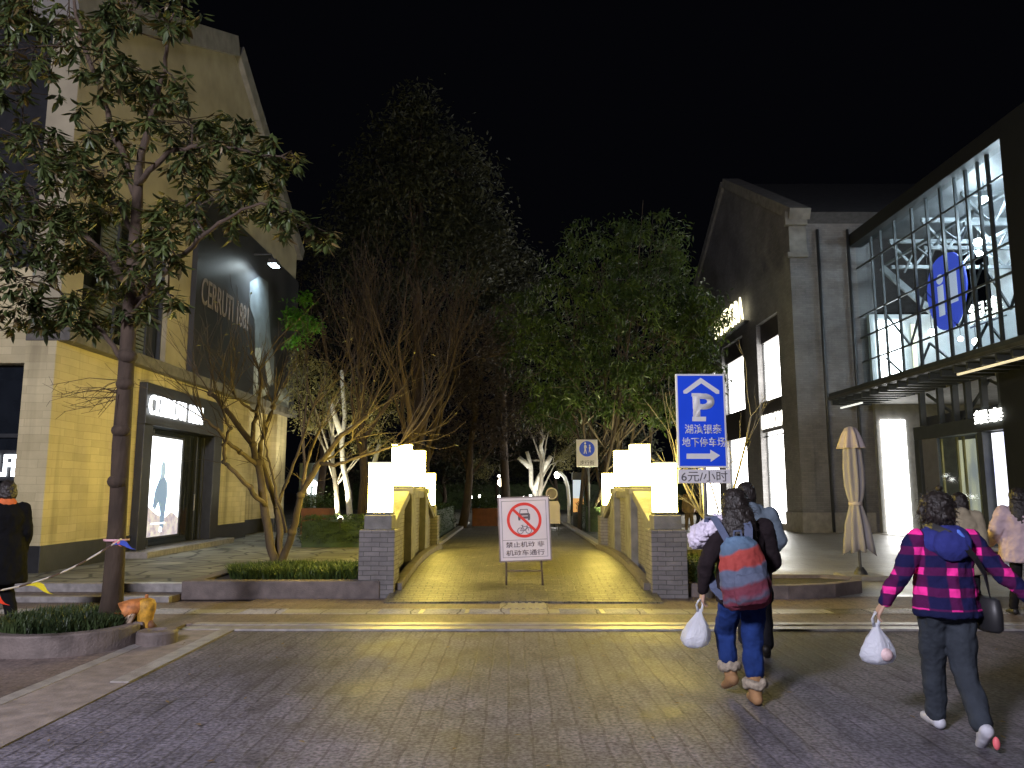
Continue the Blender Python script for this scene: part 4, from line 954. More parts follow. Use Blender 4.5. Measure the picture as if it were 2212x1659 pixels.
leafy('broadleaf_tree', 'huge dark tree towering over the middle of the picture', 905, 31, 16, .26,
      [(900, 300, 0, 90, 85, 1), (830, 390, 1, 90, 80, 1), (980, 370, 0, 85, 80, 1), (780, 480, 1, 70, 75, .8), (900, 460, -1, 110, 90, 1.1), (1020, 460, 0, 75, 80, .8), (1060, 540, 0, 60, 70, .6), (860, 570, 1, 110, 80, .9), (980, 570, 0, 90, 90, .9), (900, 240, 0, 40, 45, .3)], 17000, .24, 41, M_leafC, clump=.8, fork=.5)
leafy('bamboo_clump', 'tall leafy clump of slim straight stems rising beyond the right lanterns', 1318, 29.5, 9, .075,
      [(1290, 560, 0, 110, 90, 1), (1400, 530, 1, 90, 80, 1), (1460, 640, 0, 70, 90, 1), (1230, 690, 0, 110, 95, 1.1), (1360, 700, -1, 120, 100, 1.3), (1480, 750, -.5, 75, 85, 1), (1180, 800, .5, 90, 90, 1), (1300, 830, -1, 120, 85, 1.2), (1420, 850, -1, 80, 75, .9), (1210, 880, 0, 80, 55, .7), (1530, 680, -1, 40, 55, .4), (1540, 800, -1, 30, 40, .2), (1120, 700, 1, 60, 80, .6)],
      24000, .25, 42, M_leafB, M_bark3, droop=.55, aspect=.28, stems=11, spread=.95, clump=.44, per=24)
leafy('broadleaf_tree', 'dark tree filling the gap between the two rows of lanterns', 1000, 30, 8, .16,
      [(1000, 760, 0, 90, 80, 1), (1060, 840, 0, 80, 80, 1), (980, 870, 0, 70, 70, .8), (1090, 740, 1, 70, 80, .8), (1120, 900, 1, 70, 60, .7), (960, 960, 0, 50, 50, .4), (1060, 950, 0, 60, 45, .5)], 9000, .17, 43, leaf_mat('leaf_dark_purple', (.030, .022, .020), (.08, .06, .05), .55, .15), clump=.5, fork=.3)
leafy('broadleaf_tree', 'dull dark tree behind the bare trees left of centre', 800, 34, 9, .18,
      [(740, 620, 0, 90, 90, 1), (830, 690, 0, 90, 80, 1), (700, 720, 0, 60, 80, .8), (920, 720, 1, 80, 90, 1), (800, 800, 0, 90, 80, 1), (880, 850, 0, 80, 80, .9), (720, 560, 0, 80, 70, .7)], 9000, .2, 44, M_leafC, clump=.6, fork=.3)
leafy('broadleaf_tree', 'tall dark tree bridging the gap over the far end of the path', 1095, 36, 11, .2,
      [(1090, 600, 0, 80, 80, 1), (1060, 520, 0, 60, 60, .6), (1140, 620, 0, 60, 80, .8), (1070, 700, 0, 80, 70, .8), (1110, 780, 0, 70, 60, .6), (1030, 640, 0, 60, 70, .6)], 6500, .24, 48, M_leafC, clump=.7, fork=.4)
lit1 = leafy('small_tree', 'small tree with yellow leaves lit from below beside the cream shop', 742, 27, 5, .09,
      [(650, 790, 0, 26, 45, .8), (690, 830, 0, 45, 50, 1), (655, 890, 0, 24, 50, .8), (740, 850, 0, 45, 50, .9), (790, 900, 0, 40, 45, .7), (700, 905, 0, 45, 35, .6), (820, 960, 0, 35, 35, .4), (770, 960, .5, 35, 30, .35), (640, 840, 0, 14, 60, .4), (840, 890, .5, 30, 40, .35)], 5600, .12, 45, M_leafD, M_bark2, clump=.28, fork=.25, per=9)
leafy('small_tree', 'sapling with vivid green leaves glowing under the floodlight', 668, 26.5, 6.8, .05,
      [(640, 688, 0, 30, 26, 1), (668, 710, 0, 22, 20, .7), (618, 672, 0, 15, 18, .4), (655, 655, .3, 20, 12, .3), (650, 745, 0, 26, 12, .3)], 1500, .16, 46, leaf_mat('leaf_vivid', (.05, .16, .01), (.13, .30, .03), .4, .45, 2), M_twig, clump=.2, per=8, aspect=.55)
lit2 = leafy('small_tree', 'crooked small tree with floodlit white limbs near the far right kerb', 1160, 33, 4.5, .11,
      [(1190, 900, 0, 70, 40, 1), (1240, 940, 0, 45, 35, .7), (1130, 900, 0, 40, 35, .4), (1220, 990, -.5, 30, 30, .5), (1050, 1015, 6, 30, 22, .4)], 3600, .13, 47, leaf_mat('leaf_warm', (.10, .09, .03), (.2, .18, .07), .5, .3), M_bark2, clump=.3, fork=.15)
M_wlimb = mat('uplit_white_bark', (.62, .60, .54), .8, .2, 9, .4, 30)  # bark whitened in colour to carry the white of the uplights
def limbs(label_tree, lines, t, r, name='limb'):
    b = MB()
    for ln in lines:
        pts = [P(u, v, t) for u, v in ln]; m_ = len(pts); b.tube(pts, [r*(1-.5*i/m_) for i in range(m_)], 7)
    b.build(name, M_wlimb, label_tree, smooth=True)
limbs(lit1, [[(756, 1120), (752, 1060), (742, 1010), (738, 960), (745, 900), (741, 850), (738, 800)], [(738, 940), (720, 890), (716, 870)], [(800, 1060), (806, 1010), (820, 960)]], 26.8, .11)
limbs(lit2, [[(1163, 1120), (1155, 1060), (1148, 1050), (1146, 1005), (1138, 975)], [(1155, 1058), (1165, 1030), (1178, 1012), (1172, 990), (1168, 965), (1175, 940)], [(1176, 1012), (1190, 985)], [(1146, 1010), (1120, 988)]], 32.8, .13)
# low green uplights at their feet
M_spotl = emit('ground_spot_lens', (1.0, .92, .82), 30)
def ground_spot(label, p, tgt, energy, col, size=60, visible=True):
    t = thing('ground_spot', label, 'lamp', (p[0], p[1], p[2]), 0, 'spots in the planting'); p = Vector(p)
    d = (Vector(tgt)-p).normalized(); hd = p + Vector((0, 0, .22))
    MB().tube([p, p+Vector((0, 0, .15))], .015, 6).build('stake', M_iron, t)
    MB().tube([hd-d*.08, hd+d*.07], [.05, .07], 10).build('housing', M_iron, t)
    MB().ell(hd+d*.075, .07, .07, .07, 10).build('lens', M_spotl, t, smooth=True)
    l = bpy.data.lights.new('spot_beam', 'SPOT'); o = bpy.data.objects.new('spot_beam', l); C.objects.link(o); l.energy = energy; l.color = col; l.spot_size = R(size); l.spot_blend = .6; l.shadow_soft_size = .06
    o.location = hd+d*.18; o.rotation_euler = d.to_track_quat('-Z', 'Y').to_euler(); wparent(o, t)
ps = P(735, 1124, 19.3)
ground_spot('bare ground spot glaring over the clipped hedge behind the left lantern pier', (ps.x, ps.y, ps.z-.22), P(740, 900, 27), 160, (1, .9, .62))
b3 = P(722, 1100, 26.2); ground_spot('ground spot half hidden under the yellow leaved small tree', (b3.x, b3.y, .2), P(690, 840, 27.2), 900, (1, .93, .66), 95)
b4 = P(1155, 1110, 31); ground_spot('ground spot at the foot of the white limbed crooked tree', (b4.x, b4.y, .2), P(1165, 980, 33), 330, (1, .97, .86), 80)
b5 = P(1315, 1120, 26.8); ground_spot('added ground spot that brightens the slim stemmed clump', (b5.x, b5.y, .1), P(1340, 800, 29.5), 1200, (1, .95, .5), 100)  # lamp added to brighten the clump where lantern light is weak

# ------------------------------------------------------------------ signs and street furniture
M_pole = mat('galvanised_pole', (.22, .22, .23), .45, .15, 10, metal=.5)
M_blue = mat('sign_blue', (.014, .085, .86), .35, .05, 2)
M_wht = mat('sign_white_sheet', (.72, .70, .74), .45, .06, 3)
M_blk = mat('sign_black_ink', (.02, .02, .022), .5, .1, 5)
M_red = mat('sign_red', (.72, .035, .02), .4, .06, 3)
M_ltr = mat('sign_letter_white', (.78, .78, .80), .4, .05, 3)
# blue parking board
pc = P(1516, 908, 11.55); YS = pc.y
ps_ = thing('parking_sign', 'tall blue parking board with white arrow above a white price plate', 'sign', (pc.x, YS, .1))
tl, br_ = yp(1458, 808, YS), yp(1572, 1011, YS); W_, H_ = br_.x-tl.x, tl.z-br_.z; cx, cz = (tl.x+br_.x)/2, (tl.z+br_.z)/2
bevel(MB().box(cx-W_/2, cx+W_/2, YS-.02, YS+.02, cz-H_/2, cz+H_/2).build('board', M_ltr, ps_), .01)
MB().box(cx-W_/2+.03, cx+W_/2-.03, YS-.024, YS-.0205, cz-H_/2+.03, cz+H_/2-.03).build('face', M_blue, ps_)
sx_, sy_ = W_/114.0, H_/203.0
def sp2(u, v): return ((u-1515)*sx_, (909.5-v)*sy_)
def sgp(px, nm='mark', m=M_ltr, k=0): return flat_poly([sp2(*p) for p in px], nm, m, ps_, (cx, YS-.0245-.001*k, cz), ROT_CAM, .003)
def z4(x, y): return (1640+x*.2774)*.8848, (880+y*.2774)*.8848
def zq(pts):
    out = []
    for x, y in pts:
        u, v = z4(x, y); u -= (v-909)*.055; out.append((u+.5, v))
    return out
sgp(zq([(80, 272), (243, 155), (420, 268), (420, 298), (392, 298), (250, 205), (116, 296), (86, 296)]), 'roof_mark')
gpos = sp2(*zq([(272, 412)])[0])
text_mesh('P', 'lettering', M_ltr, ps_, W_*.44, H_*.285, (cx+gpos[0]+.01*W_, YS-.0245, cz+gpos[1]), ROT_CAM, .003, .035)
for nm, (xa, ya, xb, yb) in (('serif', (160, 292, 250, 322)), ('serif', (172, 500, 300, 540))):
    q = zq([(xa, ya), (xb, ya), (xb, yb), (xa, yb)]); sgp(q, nm, k=1)
for txt, y_, wfac in (('湖滨银泰', 608, 345), ('地下停车场', 722, 405)):
    c_ = sp2(*zq([(276 if wfac < 400 else 284, y_)])[0]); text_mesh(txt, 'lettering', M_ltr, ps_, wfac*.2774*.8848*sx_, 84*.2774*.8848*sy_, (cx+c_[0], YS-.0245, cz+c_[1]), ROT_CAM, .003, .012)
sgp(zq([(125, 822), (345, 822), (345, 788), (436, 838), (350, 895), (350, 868), (125, 868)]), 'arrow')
tl2, br2 = yp(1464, 1014, YS), yp(1578, 1044, YS); c2 = ((tl2.x+br2.x)/2, (tl2.z+br2.z)/2)
bevel(MB().box(tl2.x, br2.x, YS-.02, YS+.015, br2.z, tl2.z).build('price_plate', M_wht, ps_), .008)
text_mesh('6元/小时', 'lettering', mat('price_ink', (.10, .095, .10), .5, .1, 4), ps_, (br2.x-tl2.x)*.88, (tl2.z-br2.z)*.76, (c2[0]+.0, YS-.0205, c2[1]), ROT_CAM, .002, .004)
MB().tube([(cx+.03, YS+.045, .05), (cx+.03, YS+.045, tl.z-.1)], .035, 10).build('pole', M_pole, ps_, smooth=True)
# no vehicles board on trestle legs
pc = P(1133, 1142, 12.05); YS2 = pc.y
nv = thing('no_vehicles_sign', 'white standing board with a red ring crossing out a car and a bicycle', 'sign', (pc.x, YS2, .05))
W_, H_ = .775, .96; zc_ = P(1133, 1142, 12.05).z
tlt = Matrix.Translation((pc.x, YS2, zc_)) @ Matrix.Rotation(R(-2.2), 4, 'Y')
def nb(nm, m, x0, x1, y0, y1, z0, z1): return MB().box(x0, x1, y0, y1, z0, z1, tlt).build(nm, m, nv)
nb('board', mat('sign_pink_white', (.74, .66, .68), .45, .05, 3), -W_/2, W_/2, -.012, .012, -H_/2, H_/2)
frb = MB()
for q in ((-W_/2-.02, -W_/2, -H_/2-.02, H_/2+.02), (W_/2, W_/2+.02, -H_/2-.02, H_/2+.02), (-W_/2, W_/2, H_/2, H_/2+.02), (-W_/2, W_/2, -H_/2-.02, -H_/2)): frb.box(q[0], q[1], -.02, .02, q[2], q[3], tlt)
for q in ((-.345, .345, .43, .437), (-.345, .345, -.1735, -.1665), (-.345, .345, -.437, -.43), (-.352, -.345, -.437, .437), (.345, .352, -.437, .437)): frb.box(q[0], q[1], -.0145, -.0125, q[2], q[3], tlt)
frb.build('frame', mat('frame_paint', (.22, .18, .18), .5, .2, 8), nv)
def nvp(pts, nm, m, k): 
    return MB().prism(pts, lambda p: tlt @ Vector((p[0], -.0125-.0012*k, p[1])), lambda p: tlt @ Vector((p[0], -.0135-.0012*k, p[1]))).build(nm, m, nv)
ro, ri, cyr = .272, .228, .135
rb_ = MB(); n_ = 48
vs = []
for k in range(n_):
    a = 2*PI*k/n_; c_, s_ = math.cos(a), math.sin(a)
    vs += [tlt @ Vector((ro*c_, -.0125, cyr+ro*s_)), tlt @ Vector((ri*c_, -.0125, cyr+ri*s_)), tlt @ Vector((ri*c_, -.0175, cyr+ri*s_)), tlt @ Vector((ro*c_, -.0175, cyr+ro*s_))]
rb_.add(vs, [tuple(4*k+q if z < 2 else 4*((k+1) % n_)+q for z, q in enumerate((q0, (q0+1) % 4, (q0+1) % 4, q0))) for k in range(n_) for q0 in range(4)])
rb_.build('ring', M_red, nv)
nvp([(-.185, cyr+.155), (-.155, cyr+.185), (.185, cyr-.155), (.155, cyr-.185)], 'slash', M_red, 3)
M_grey_ink = mat('sign_grey_ink', (.12, .09, .10), .5, .1, 5)
nvp([(-.075, .235), (-.06, .305), (.06, .305), (.075, .235), (.062, .235), (.05, .293), (-.05, .293), (-.062, .235)], 'car_mark', M_grey_ink, 1)
nvp([(-.095, .165), (-.095, .225), (-.075, .24), (.075, .24), (.095, .225), (.095, .165), (.09, .13), (.06, .13), (.06, .155), (-.06, .155), (-.06, .13), (-.09, .13)], 'car_mark', M_grey_ink, 1)
nvp([(-.06, .19), (.06, .19), (.06, .205), (-.06, .205)], 'car_mark', mat('sign_pale', (.6, .52, .54), .5, .05, 3), 2)
bk = MB()
def bseg(a, b_, wd=.009):
    a, b_ = Vector(a), Vector(b_); d = (b_-a).normalized(); nn = Vector((-d.y, d.x))*wd/2
    q = [a+nn, b_+nn, b_-nn, a-nn]; bk.prism([tuple(p) for p in q], lambda p: tlt @ Vector((p[0], -.0125, p[1])), lambda p: tlt @ Vector((p[0], -.0142, p[1])))
for cxw in (-.065, .065):
    for k in range(16): a, b2 = 2*PI*k/16, 2*PI*(k+1)/16; bseg((cxw+.045*math.cos(a), -.03+.045*math.sin(a)), (cxw+.045*math.cos(b2), -.03+.045*math.sin(b2)))
for a, b_ in (((-.065, -.03), (-.03, .035)), ((-.03, .035), (.045, .035)), ((.045, .035), (.065, -.03)), ((-.03, .035), (.005, -.03)), ((.005, -.03), (.045, .035)), ((.045, .035), (.04, .06)), ((.04, .06), (.065, .06)), ((-.03, .035), (-.035, .055)), ((-.055, .055), (-.015, .055)), ((-.065, -.03), (.005, -.03))): bseg(a, b_)
bk.build('bicycle_mark', M_grey_ink, nv)
for i, txt in enumerate(('禁止机动 非', '机动车通行')):
    p = tlt @ Vector((0, -.0125, -.24-.125*i)); text_mesh(txt, 'lettering', M_grey_ink, nv, .60, .088, p, (PI/2, R(-2.2)*1, 0), .002, .012)
for sx in (-1, 1):
    lg = MB(); xx = pc.x+sx*.285; zt_ = zc_-H_/2
    lg.tube([(xx-sx*.02-.02, YS2+.03, zt_+.3), (xx, YS2+.03, .12)], .016, 8); lg.tube([(xx, YS2-.20, .115), (xx, YS2+.26, .115)], .016, 8)
    lg.tube([(xx, YS2-.2, .115), (xx, YS2-.2, .05)], .03, 10); lg.tube([(xx, YS2+.26, .115), (xx, YS2+.26, .05)], .03, 10)
    lg.build('leg', mat('rusty_tube', (.10, .08, .07), .5, .4, 9), nv, smooth=True)
MB().tube([(pc.x-.285, YS2+.03, .36), (pc.x+.285, YS2+.03, .36)], .014, 8).build('crossbar', MATS['rusty_tube'], nv, smooth=True)
# footpath sign far right
pc = P(1268, 979, 27.2); YF2 = pc.y
fs = thing('pedestrian_sign', 'small white plate with a blue walking figures disc on a slim pole', 'sign', (pc.x, YF2, .16))
tl, br_ = yp(1245, 950, YF2), yp(1292, 1009, YF2); cx, cz = pc.x, pc.z; W_, H_ = br_.x-tl.x, tl.z-br_.z
bevel(MB().box(cx-W_/2, cx+W_/2, YF2-.015, YF2+.015, cz-H_/2, cz+H_/2).build('plate', M_wht, fs), .02)
disc = [(W_*.36*math.cos(2*PI*k/36), W_*.36*math.sin(2*PI*k/36)) for k in range(36)]; zd_ = cz+H_*.16
flat_poly(disc, 'disc', M_blue, fs, (cx, YF2-.0165, zd_), ROT_CAM, .004)
def fig(x, s, k): 
    pts = [(-.03, .0), (-.045, .10), (-.03, .17), (.0, .18), (.035, .15), (.06, .06), (.045, .05), (.02, .11), (.02, .02), (.05, -.14), (.02, -.14), (-.005, -.02), (-.03, -.14), (-.06, -.14)]
    flat_poly([(p[0]*s, p[1]*s) for p in pts], 'walker_mark', M_ltr, fs, (cx+x, YF2-.0215, zd_-.03), ROT_CAM, .003)
    flat_poly([(.035*s*math.cos(2*PI*q/14), .035*s*math.sin(2*PI*q/14)) for q in range(14)], 'walker_mark', M_ltr, fs, (cx+x-.005, YF2-.0215, zd_-.03+.225*s), ROT_CAM, .003)
fig(-.06, 1.0, 0); fig(.10, .68, 1)
text_mesh('步行街', 'lettering', M_blk, fs, W_*.66, H_*.16, (cx, YF2-.0165, cz-H_*.34), ROT_CAM, .003, .004)
MB().tube([(cx+.05, YF2+.04, .12), (cx+.05, YF2+.04, cz+H_*.4)], .035, 8).build('pole', M_pole, fs, smooth=True)
# small board with a round head behind the no vehicles board
rc = P(1192, 1092, 24.5); rs = thing('notice_stand', 'pale notice stand with round head half hidden behind the crossed out car board', 'sign', (rc.x, rc.y, .19))
M_pale = mat('pale_sheet', (.45, .40, .38), .5, .1, 4)
hz = P(1193, 1066, 24.5).z
n_ = 28; vs = []
for k in range(n_):
    a = 2*PI*k/n_; c_, s_ = math.cos(a), math.sin(a); q = Vector((rc.x, rc.y, hz))
    vs += [q+Vector((.19*c_, -.02, .19*s_)), q+Vector((.15*c_, -.02, .15*s_)), q+Vector((.15*c_, .02, .15*s_)), q+Vector((.19*c_, .02, .19*s_))]
MB().add(vs, [tuple(4*k+q if z < 2 else 4*((k+1) % n_)+q for z, q in enumerate((q0, (q0+1) % 4, (q0+1) % 4, q0))) for k in range(n_) for q0 in range(4)]).build('round_head', M_pale, rs)
MB().prism([(rc.x+.145*math.cos(2*PI*k/24), hz+.145*math.sin(2*PI*k/24)) for k in range(24)], lambda p: Vector((p[0], rc.y-.004, p[1])), lambda p: Vector((p[0], rc.y+.004, p[1]))).build('round_face', mat('grey_face', (.16, .13, .12), .5, .2, 6), rs)
MB().prism([(rc.x-.26, hz-.36), (rc.x-.2, hz-.24), (rc.x+.2, hz-.24), (rc.x+.26, hz-.36), (rc.x+.26, hz-.95), (rc.x-.26, hz-.95)], lambda p: Vector((p[0], rc.y-.015, p[1])), lambda p: Vector((p[0], rc.y+.015, p[1]))).build('panel', M_pale, rs)
for sx in (-.2, .2): MB().tube([(rc.x+sx, rc.y, .17), (rc.x+sx, rc.y, hz-.94)], .02, 6).build('leg', M_iron, rs)
MB().tube([(rc.x, rc.y, hz-.25), (rc.x, rc.y, hz-.18)], .02, 6).build('neck', M_iron, rs)
# white hooped lamp post and lit column beyond the hedge
la = thing('lamp_post', 'white hooped lamp post curving over the far hedge', 'lamp', tuple(P(1228, 1105, 32).xy)+(.16,))
pts = [P(u, v, 32) for u, v in ((1229, 1120), (1229, 1080), (1226, 1050), (1220, 1032), (1211, 1022), (1203, 1021))]; pts[0].z = .1
MB().tube(pts, .075, 8).build('post', mat('white_paint', (.75, .74, .70), .4, .05, 4), la, smooth=True)
MB().ell(P(1203, 1026, 32), .11, .11, .14, 12).build('lamp_head', emit('hoop_lamp', (1, .96, .85), 14), la, smooth=True)
k0, k1 = P(1238, 1037, 31), P(1259, 1100, 31)
ks = thing('lit_column', 'lit advertising column glowing pale blue over orange beyond the hedge', 'sign', ((k0.x+k1.x)/2, k0.y, .16))
zm = P(1248, 1076, 31).z
MB().box(k0.x, k1.x, k0.y-.15, k0.y+.15, zm+.001, k0.z).build('lit_panel', emit('column_blue', (.62, .72, .80), .75), ks)
MB().box(k0.x, k1.x, k0.y-.15, k0.y+.15, .75, zm-.001).build('lit_panel', emit('column_orange', (.85, .42, .12), .7), ks)
MB().box(k0.x-.04, k1.x+.04, k0.y-.17, k0.y+.17, k0.z+.001, k0.z+.3).build('cap', M_frame, ks)
MB().box(k0.x-.03, k1.x+.03, k0.y-.16, k0.y+.16, .1, .749).build('plinth', M_frame, ks)
# far square: globe lamp and low bollard lamps, planters, kiosk
gl = P(1083, 1042, 44); gt = thing('globe_lamp', 'round warm globe lamp on a post far down the path', 'lamp', (gl.x, gl.y, .17))
MB().ell(gl, .22, .22, .24, 14).build('globe', emit('globe_warm', (1, .82, .55), 14), gt, smooth=True)
MB().tube([(gl.x, gl.y, .15), (gl.x, gl.y, gl.z-.2)], .05, 8).build('post', M_iron, gt)
M_dot = emit('bollard_glow', (1, .96, .88), 22)
dots = [(1018, 1074, 48, 'leftmost of the far row'), (1036, 1072, 50, 'second of the far row'), (1078, 1073, 47, 'just under the globe lamp'), (1131, 1075, 52, 'small one above the crossed out car board'), (1146, 1071, 49, 'beside the white limbed tree'),
        (1166, 1036, 45, 'tall one by the white limbs'), (1078, 1028, 50, 'tall one above the globe lamp'), (1185, 1072, 46, 'just left of the hooped lamp post'), (1066, 1103, 38, 'low one left of the crossed out car board'), (1032, 1122, 36, 'low one near the end of the left hedge'), (1031, 1134, 35, 'lowest one near the end of the left hedge'), (1197, 1124, 30, 'low one right of the round headed notice')]
for u, v, t, wh in dots:
    p = P(u, v, t); o = thing('bollard_lamp', 'slim post lamp, ' + wh, 'lamp', (p.x, p.y, .16), 0, 'small lamps around the far square')
    MB().ell(p, .07, .07, .09, 8).build('lamp_head', M_dot, o, smooth=True); MB().tube([(p.x, p.y, .12), (p.x, p.y, p.z-.05)], .025, 6).build('post', M_iron, o)
M_rust = mat('rust_planter', (.16, .055, .02), .8, .3, 5, .3, 20)
for (u0, u1, vt, t, lab) in ((1020, 1075, 1098, 31, 'rust coloured planter wall across the end of the path'), (650, 712, 1098, 25, 'rust coloured planter box right of the cream shop')):
    a, b_ = P(u0, vt, t), P(u1, vt, t); o = thing('planter_box', lab, 'planter', ((a.x+b_.x)/2, a.y, .17))
    bevel(MB().box(a.x, b_.x, a.y, a.y+.7, .15, a.z).build('box', M_rust, o), .02); lvq = MB(); rg = random.Random(int(u0))
    leaves_mesh(lvq, [(rg.uniform(a.x, b_.x), rg.uniform(a.y+.1, a.y+.6), a.z+abs(rg.gauss(.1, .2))) for _ in range(500)], .12, rg, -.3, .5); lvq.build('plants', M_hedge, o)
# pale shop wall with a lit letter beyond the cream shop
a, b_ = P(648, 1000, 34), P(694, 1075, 34); ns = thing('shop_sign', 'pale standing sign with a bright white letter beyond the cream shop', 'sign', ((a.x+b_.x)/2, a.y, .17))
MB().box(a.x, b_.x, a.y, a.y+.2, .15, a.z).build('panel', mat('pale_green_panel', (.38, .46, .46), .6, .1, 3), ns)
text_mesh('n', 'lettering', emit('letter_white', (1, 1, .96), 6), ns, .52, .62, (P(675, 1050, 34).x, a.y-.01, P(675, 1052, 34).z), ROT_CAM, .03, .05)
# dark masses of trees and hedge that close the far side
rg = random.Random(77)
for k, (u, v, t, ru, rv, lab) in enumerate(((960, 1010, 48, 90, 60, 'dim dark tree far behind the left lanterns'), (1075, 1000, 56, 80, 55, 'dim dark tree far down the path behind the globe lamp'), (1200, 960, 50, 90, 90, 'dim dark tree behind the white limbed tree'), (1330, 980, 46, 80, 70, 'dim dark tree far behind the right lanterns'), (760, 1000, 46, 80, 80, 'dim dark tree far behind the yellow leaved small tree'))):
    leafy('broadleaf_tree', lab, u, t, 5, .14, [(u, v-20, 0, ru, rv, 1), (u-ru*.6, v, .5, ru*.6, rv*.7, .6), (u+ru*.6, v+5, -.5, ru*.6, rv*.7, .6)], 3600, .26, 60+k, M_leafC, clump=.6, fork=.25)
hedge('long dark hedge closing the far side of the square', -14, 14, 58, 60, .3, 2.2, 5200, 71, .22)
# closed parasol
pb = gp(1860, 1250, .01); prs = thing('closed_parasol', 'closed beige parasol tied with a strap standing on a stone slab', 'parasol', (pb.x, pb.y, .005))
M_cloth = mat('parasol_cloth', (.27, .25, .255), .85, .12, 5, .25, 18, stretch=(1, 1, .3))
bevel(MB().box(pb.x-.36, pb.x+.36, pb.y-.36, pb.y+.36, .0, .09).build('base_slab', M_dpl, prs), .02)
MB().lathe((pb.x, pb.y, 0), [(.12, .091), (.10, .15), (.05, .22)], 16).build('socket', M_iron, prs)
MB().tube([(pb.x, pb.y, .2), (pb.x-.03, pb.y, 2.6)], .028, 10).build('pole', M_pole, prs, smooth=True)
def folds(c, prof, nf, seed, flut, lean=-.03):
    rg = random.Random(seed); ph = [rg.uniform(.6, 1.4) for _ in range(nf)]; b = MB(); rings = []; sg = nf*6
    for r, z, fl in prof:
        rg_ = []
        for k in range(sg):
            a = 2*PI*k/sg; j = int(k/6) % nf; w_ = .5+.5*math.cos(2*PI*(k % 6)/6)
            rr = r*(1 + flut*fl*(w_-.5)*2*ph[j]); zz_ = z - (.10*fl*w_*ph[j] if fl > .9 and z < 1.0 else 0)
            rg_.append((c[0]+rr*math.cos(a)+lean*z/2.6, c[1]+rr*math.sin(a), zz_))
        rings.append(rg_)
    return b.loft(rings, True)
c_ = (pb.x, pb.y)
folds(c_, [(.055, 2.66, .2), (.09, 2.60, .4), (.12, 2.5, .5), (.14, 2.35, .6), (.155, 2.0, .7), (.15, 1.7, .7), (.13, 1.5, .5), (.10, 1.36, .3), (.13, 1.22, .5), (.17, 1.0, .8), (.20, .75, 1.0), (.22, .55, 1.0)], 8, 3, .34).build('canopy', M_cloth, prs, smooth=True)
folds(c_, [(.03, 2.79, .1), (.10, 2.76, .3), (.15, 2.66, .6), (.19, 2.52, .9), (.22, 2.40, 1.0), (.225, 2.385, 1.0)], 8, 9, .22).build('top_flap', mat('parasol_flap', (.40, .34, .335), .85, .1, 5, .2, 18), prs, smooth=True)
MB().lathe((pb.x-.016, pb.y, 1.33), [(.112, 0), (.12, .02), (.12, .05), (.112, .07)], 18).build('strap', mat('strap_cloth', (.42, .36, .33), .8, .1, 6), prs, smooth=True)
# hydrant beside the tree bed in its concrete collar
hx, hy = -3.95, 8.50
hyd = thing('hydrant', 'short worn yellow hydrant with a big orange side cap beside the street tree', 'hydrant', (hx, hy, .0))
M_yel = mat('worn_yellow_paint', (.46, .24, .025), .6, .55, 16, .4, 60); M_org = mat('worn_orange_paint', (.44, .16, .045), .6, .5, 16, .4, 60)
col = thing('concrete_collar', 'round concrete collar with a dark hole at the foot of the yellow hydrant', 'collar', (hx+.20, hy-.10, 0))
MB().lathe((hx+.20, hy-.10, 0), [(.20, -.02), (.205, .12), (.19, .145), (.10, .15), (.085, .13), (.08, .03)], 28).build('ring', M_pk, col, smooth=False)
MB().lathe((hx+.20, hy-.10, 0), [(.079, .035), (.01, .036)], 20).build('hole', M_iron, col)
hz_ = .0
hx2 = hx-.0
MB().lathe((hx2, hy+.04, hz_), [(.085, .0), (.09, .03), (.076, .05), (.074, .20), (.085, .26), (.10, .33), (.10, .39), (.085, .43), (.04, .45)], 18).build('barrel', M_yel, hyd, smooth=True)
MB().tube([(hx2-.02, hy+.04, hz_+.37), (hx2-.12, hy-.02, hz_+.36), (hx2-.20, hy-.05, hz_+.33), (hx2-.205, hy-.052, hz_+.30)], [.085, .09, .10, .08], 14).build('outlet_cap', M_org, hyd, smooth=True)
MB().tube([(hx2-.11, hy-.04, hz_+.30), (hx2-.13, hy-.09, hz_+.20)], [.05, .042], 12).build('nozzle', mat('worn_cream', (.5, .38, .27), .6, .2, 7), hyd, smooth=True)
MB().tube([(hx2+.05, hy+.03, hz_+.2), (hx2+.10, hy+.02, hz_+.14)], [.038, .042], 12).build('side_outlet', mat('rust_brown', (.12, .05, .02), .7, .3, 9), hyd, smooth=True)
MB().lathe((hx2, hy+.04, hz_+.45), [(.02, 0), (.02, .03), (.012, .04)], 6).build('top_nut', M_org, hyd)
# flag line from the tree towards the left
r0, r1 = P(262, 1164, 8.22), P(-40, 1283, 6.6)
fl_ = thing('flag_line', 'twisted red and white line with small bright pennants tied to the street tree', 'bunting', tuple(r0))
M_rope, nt, nodes, L, bs = new_mat('rope_red_white')
tc = N(nodes, 'ShaderNodeTexCoord'); wv = N(nodes, 'ShaderNodeTexWave'); wv.inputs['Scale'].default_value = 4.2; L.new(tc.outputs['Object'], wv.inputs[0])
rp = N(nodes, 'ShaderNodeValToRGB'); rp.color_ramp.interpolation = 'CONSTANT'; rp.color_ramp.elements[0].color = (.7, .66, .66, 1); rp.color_ramp.elements[1].position = .62; rp.color_ramp.elements[1].color = (.10, .06, .06, 1)
L.new(wv.outputs['Fac'], rp.inputs[0]); L.new(rp.outputs[0], bs.inputs['Base Color'])
rpts = [r0.lerp(r1, k/20) - Vector((0, 0, .10*math.sin(PI*k/20))) for k in range(21)]
MB().tube(rpts, .009, 6).build('line', M_rope, fl_, smooth=True)
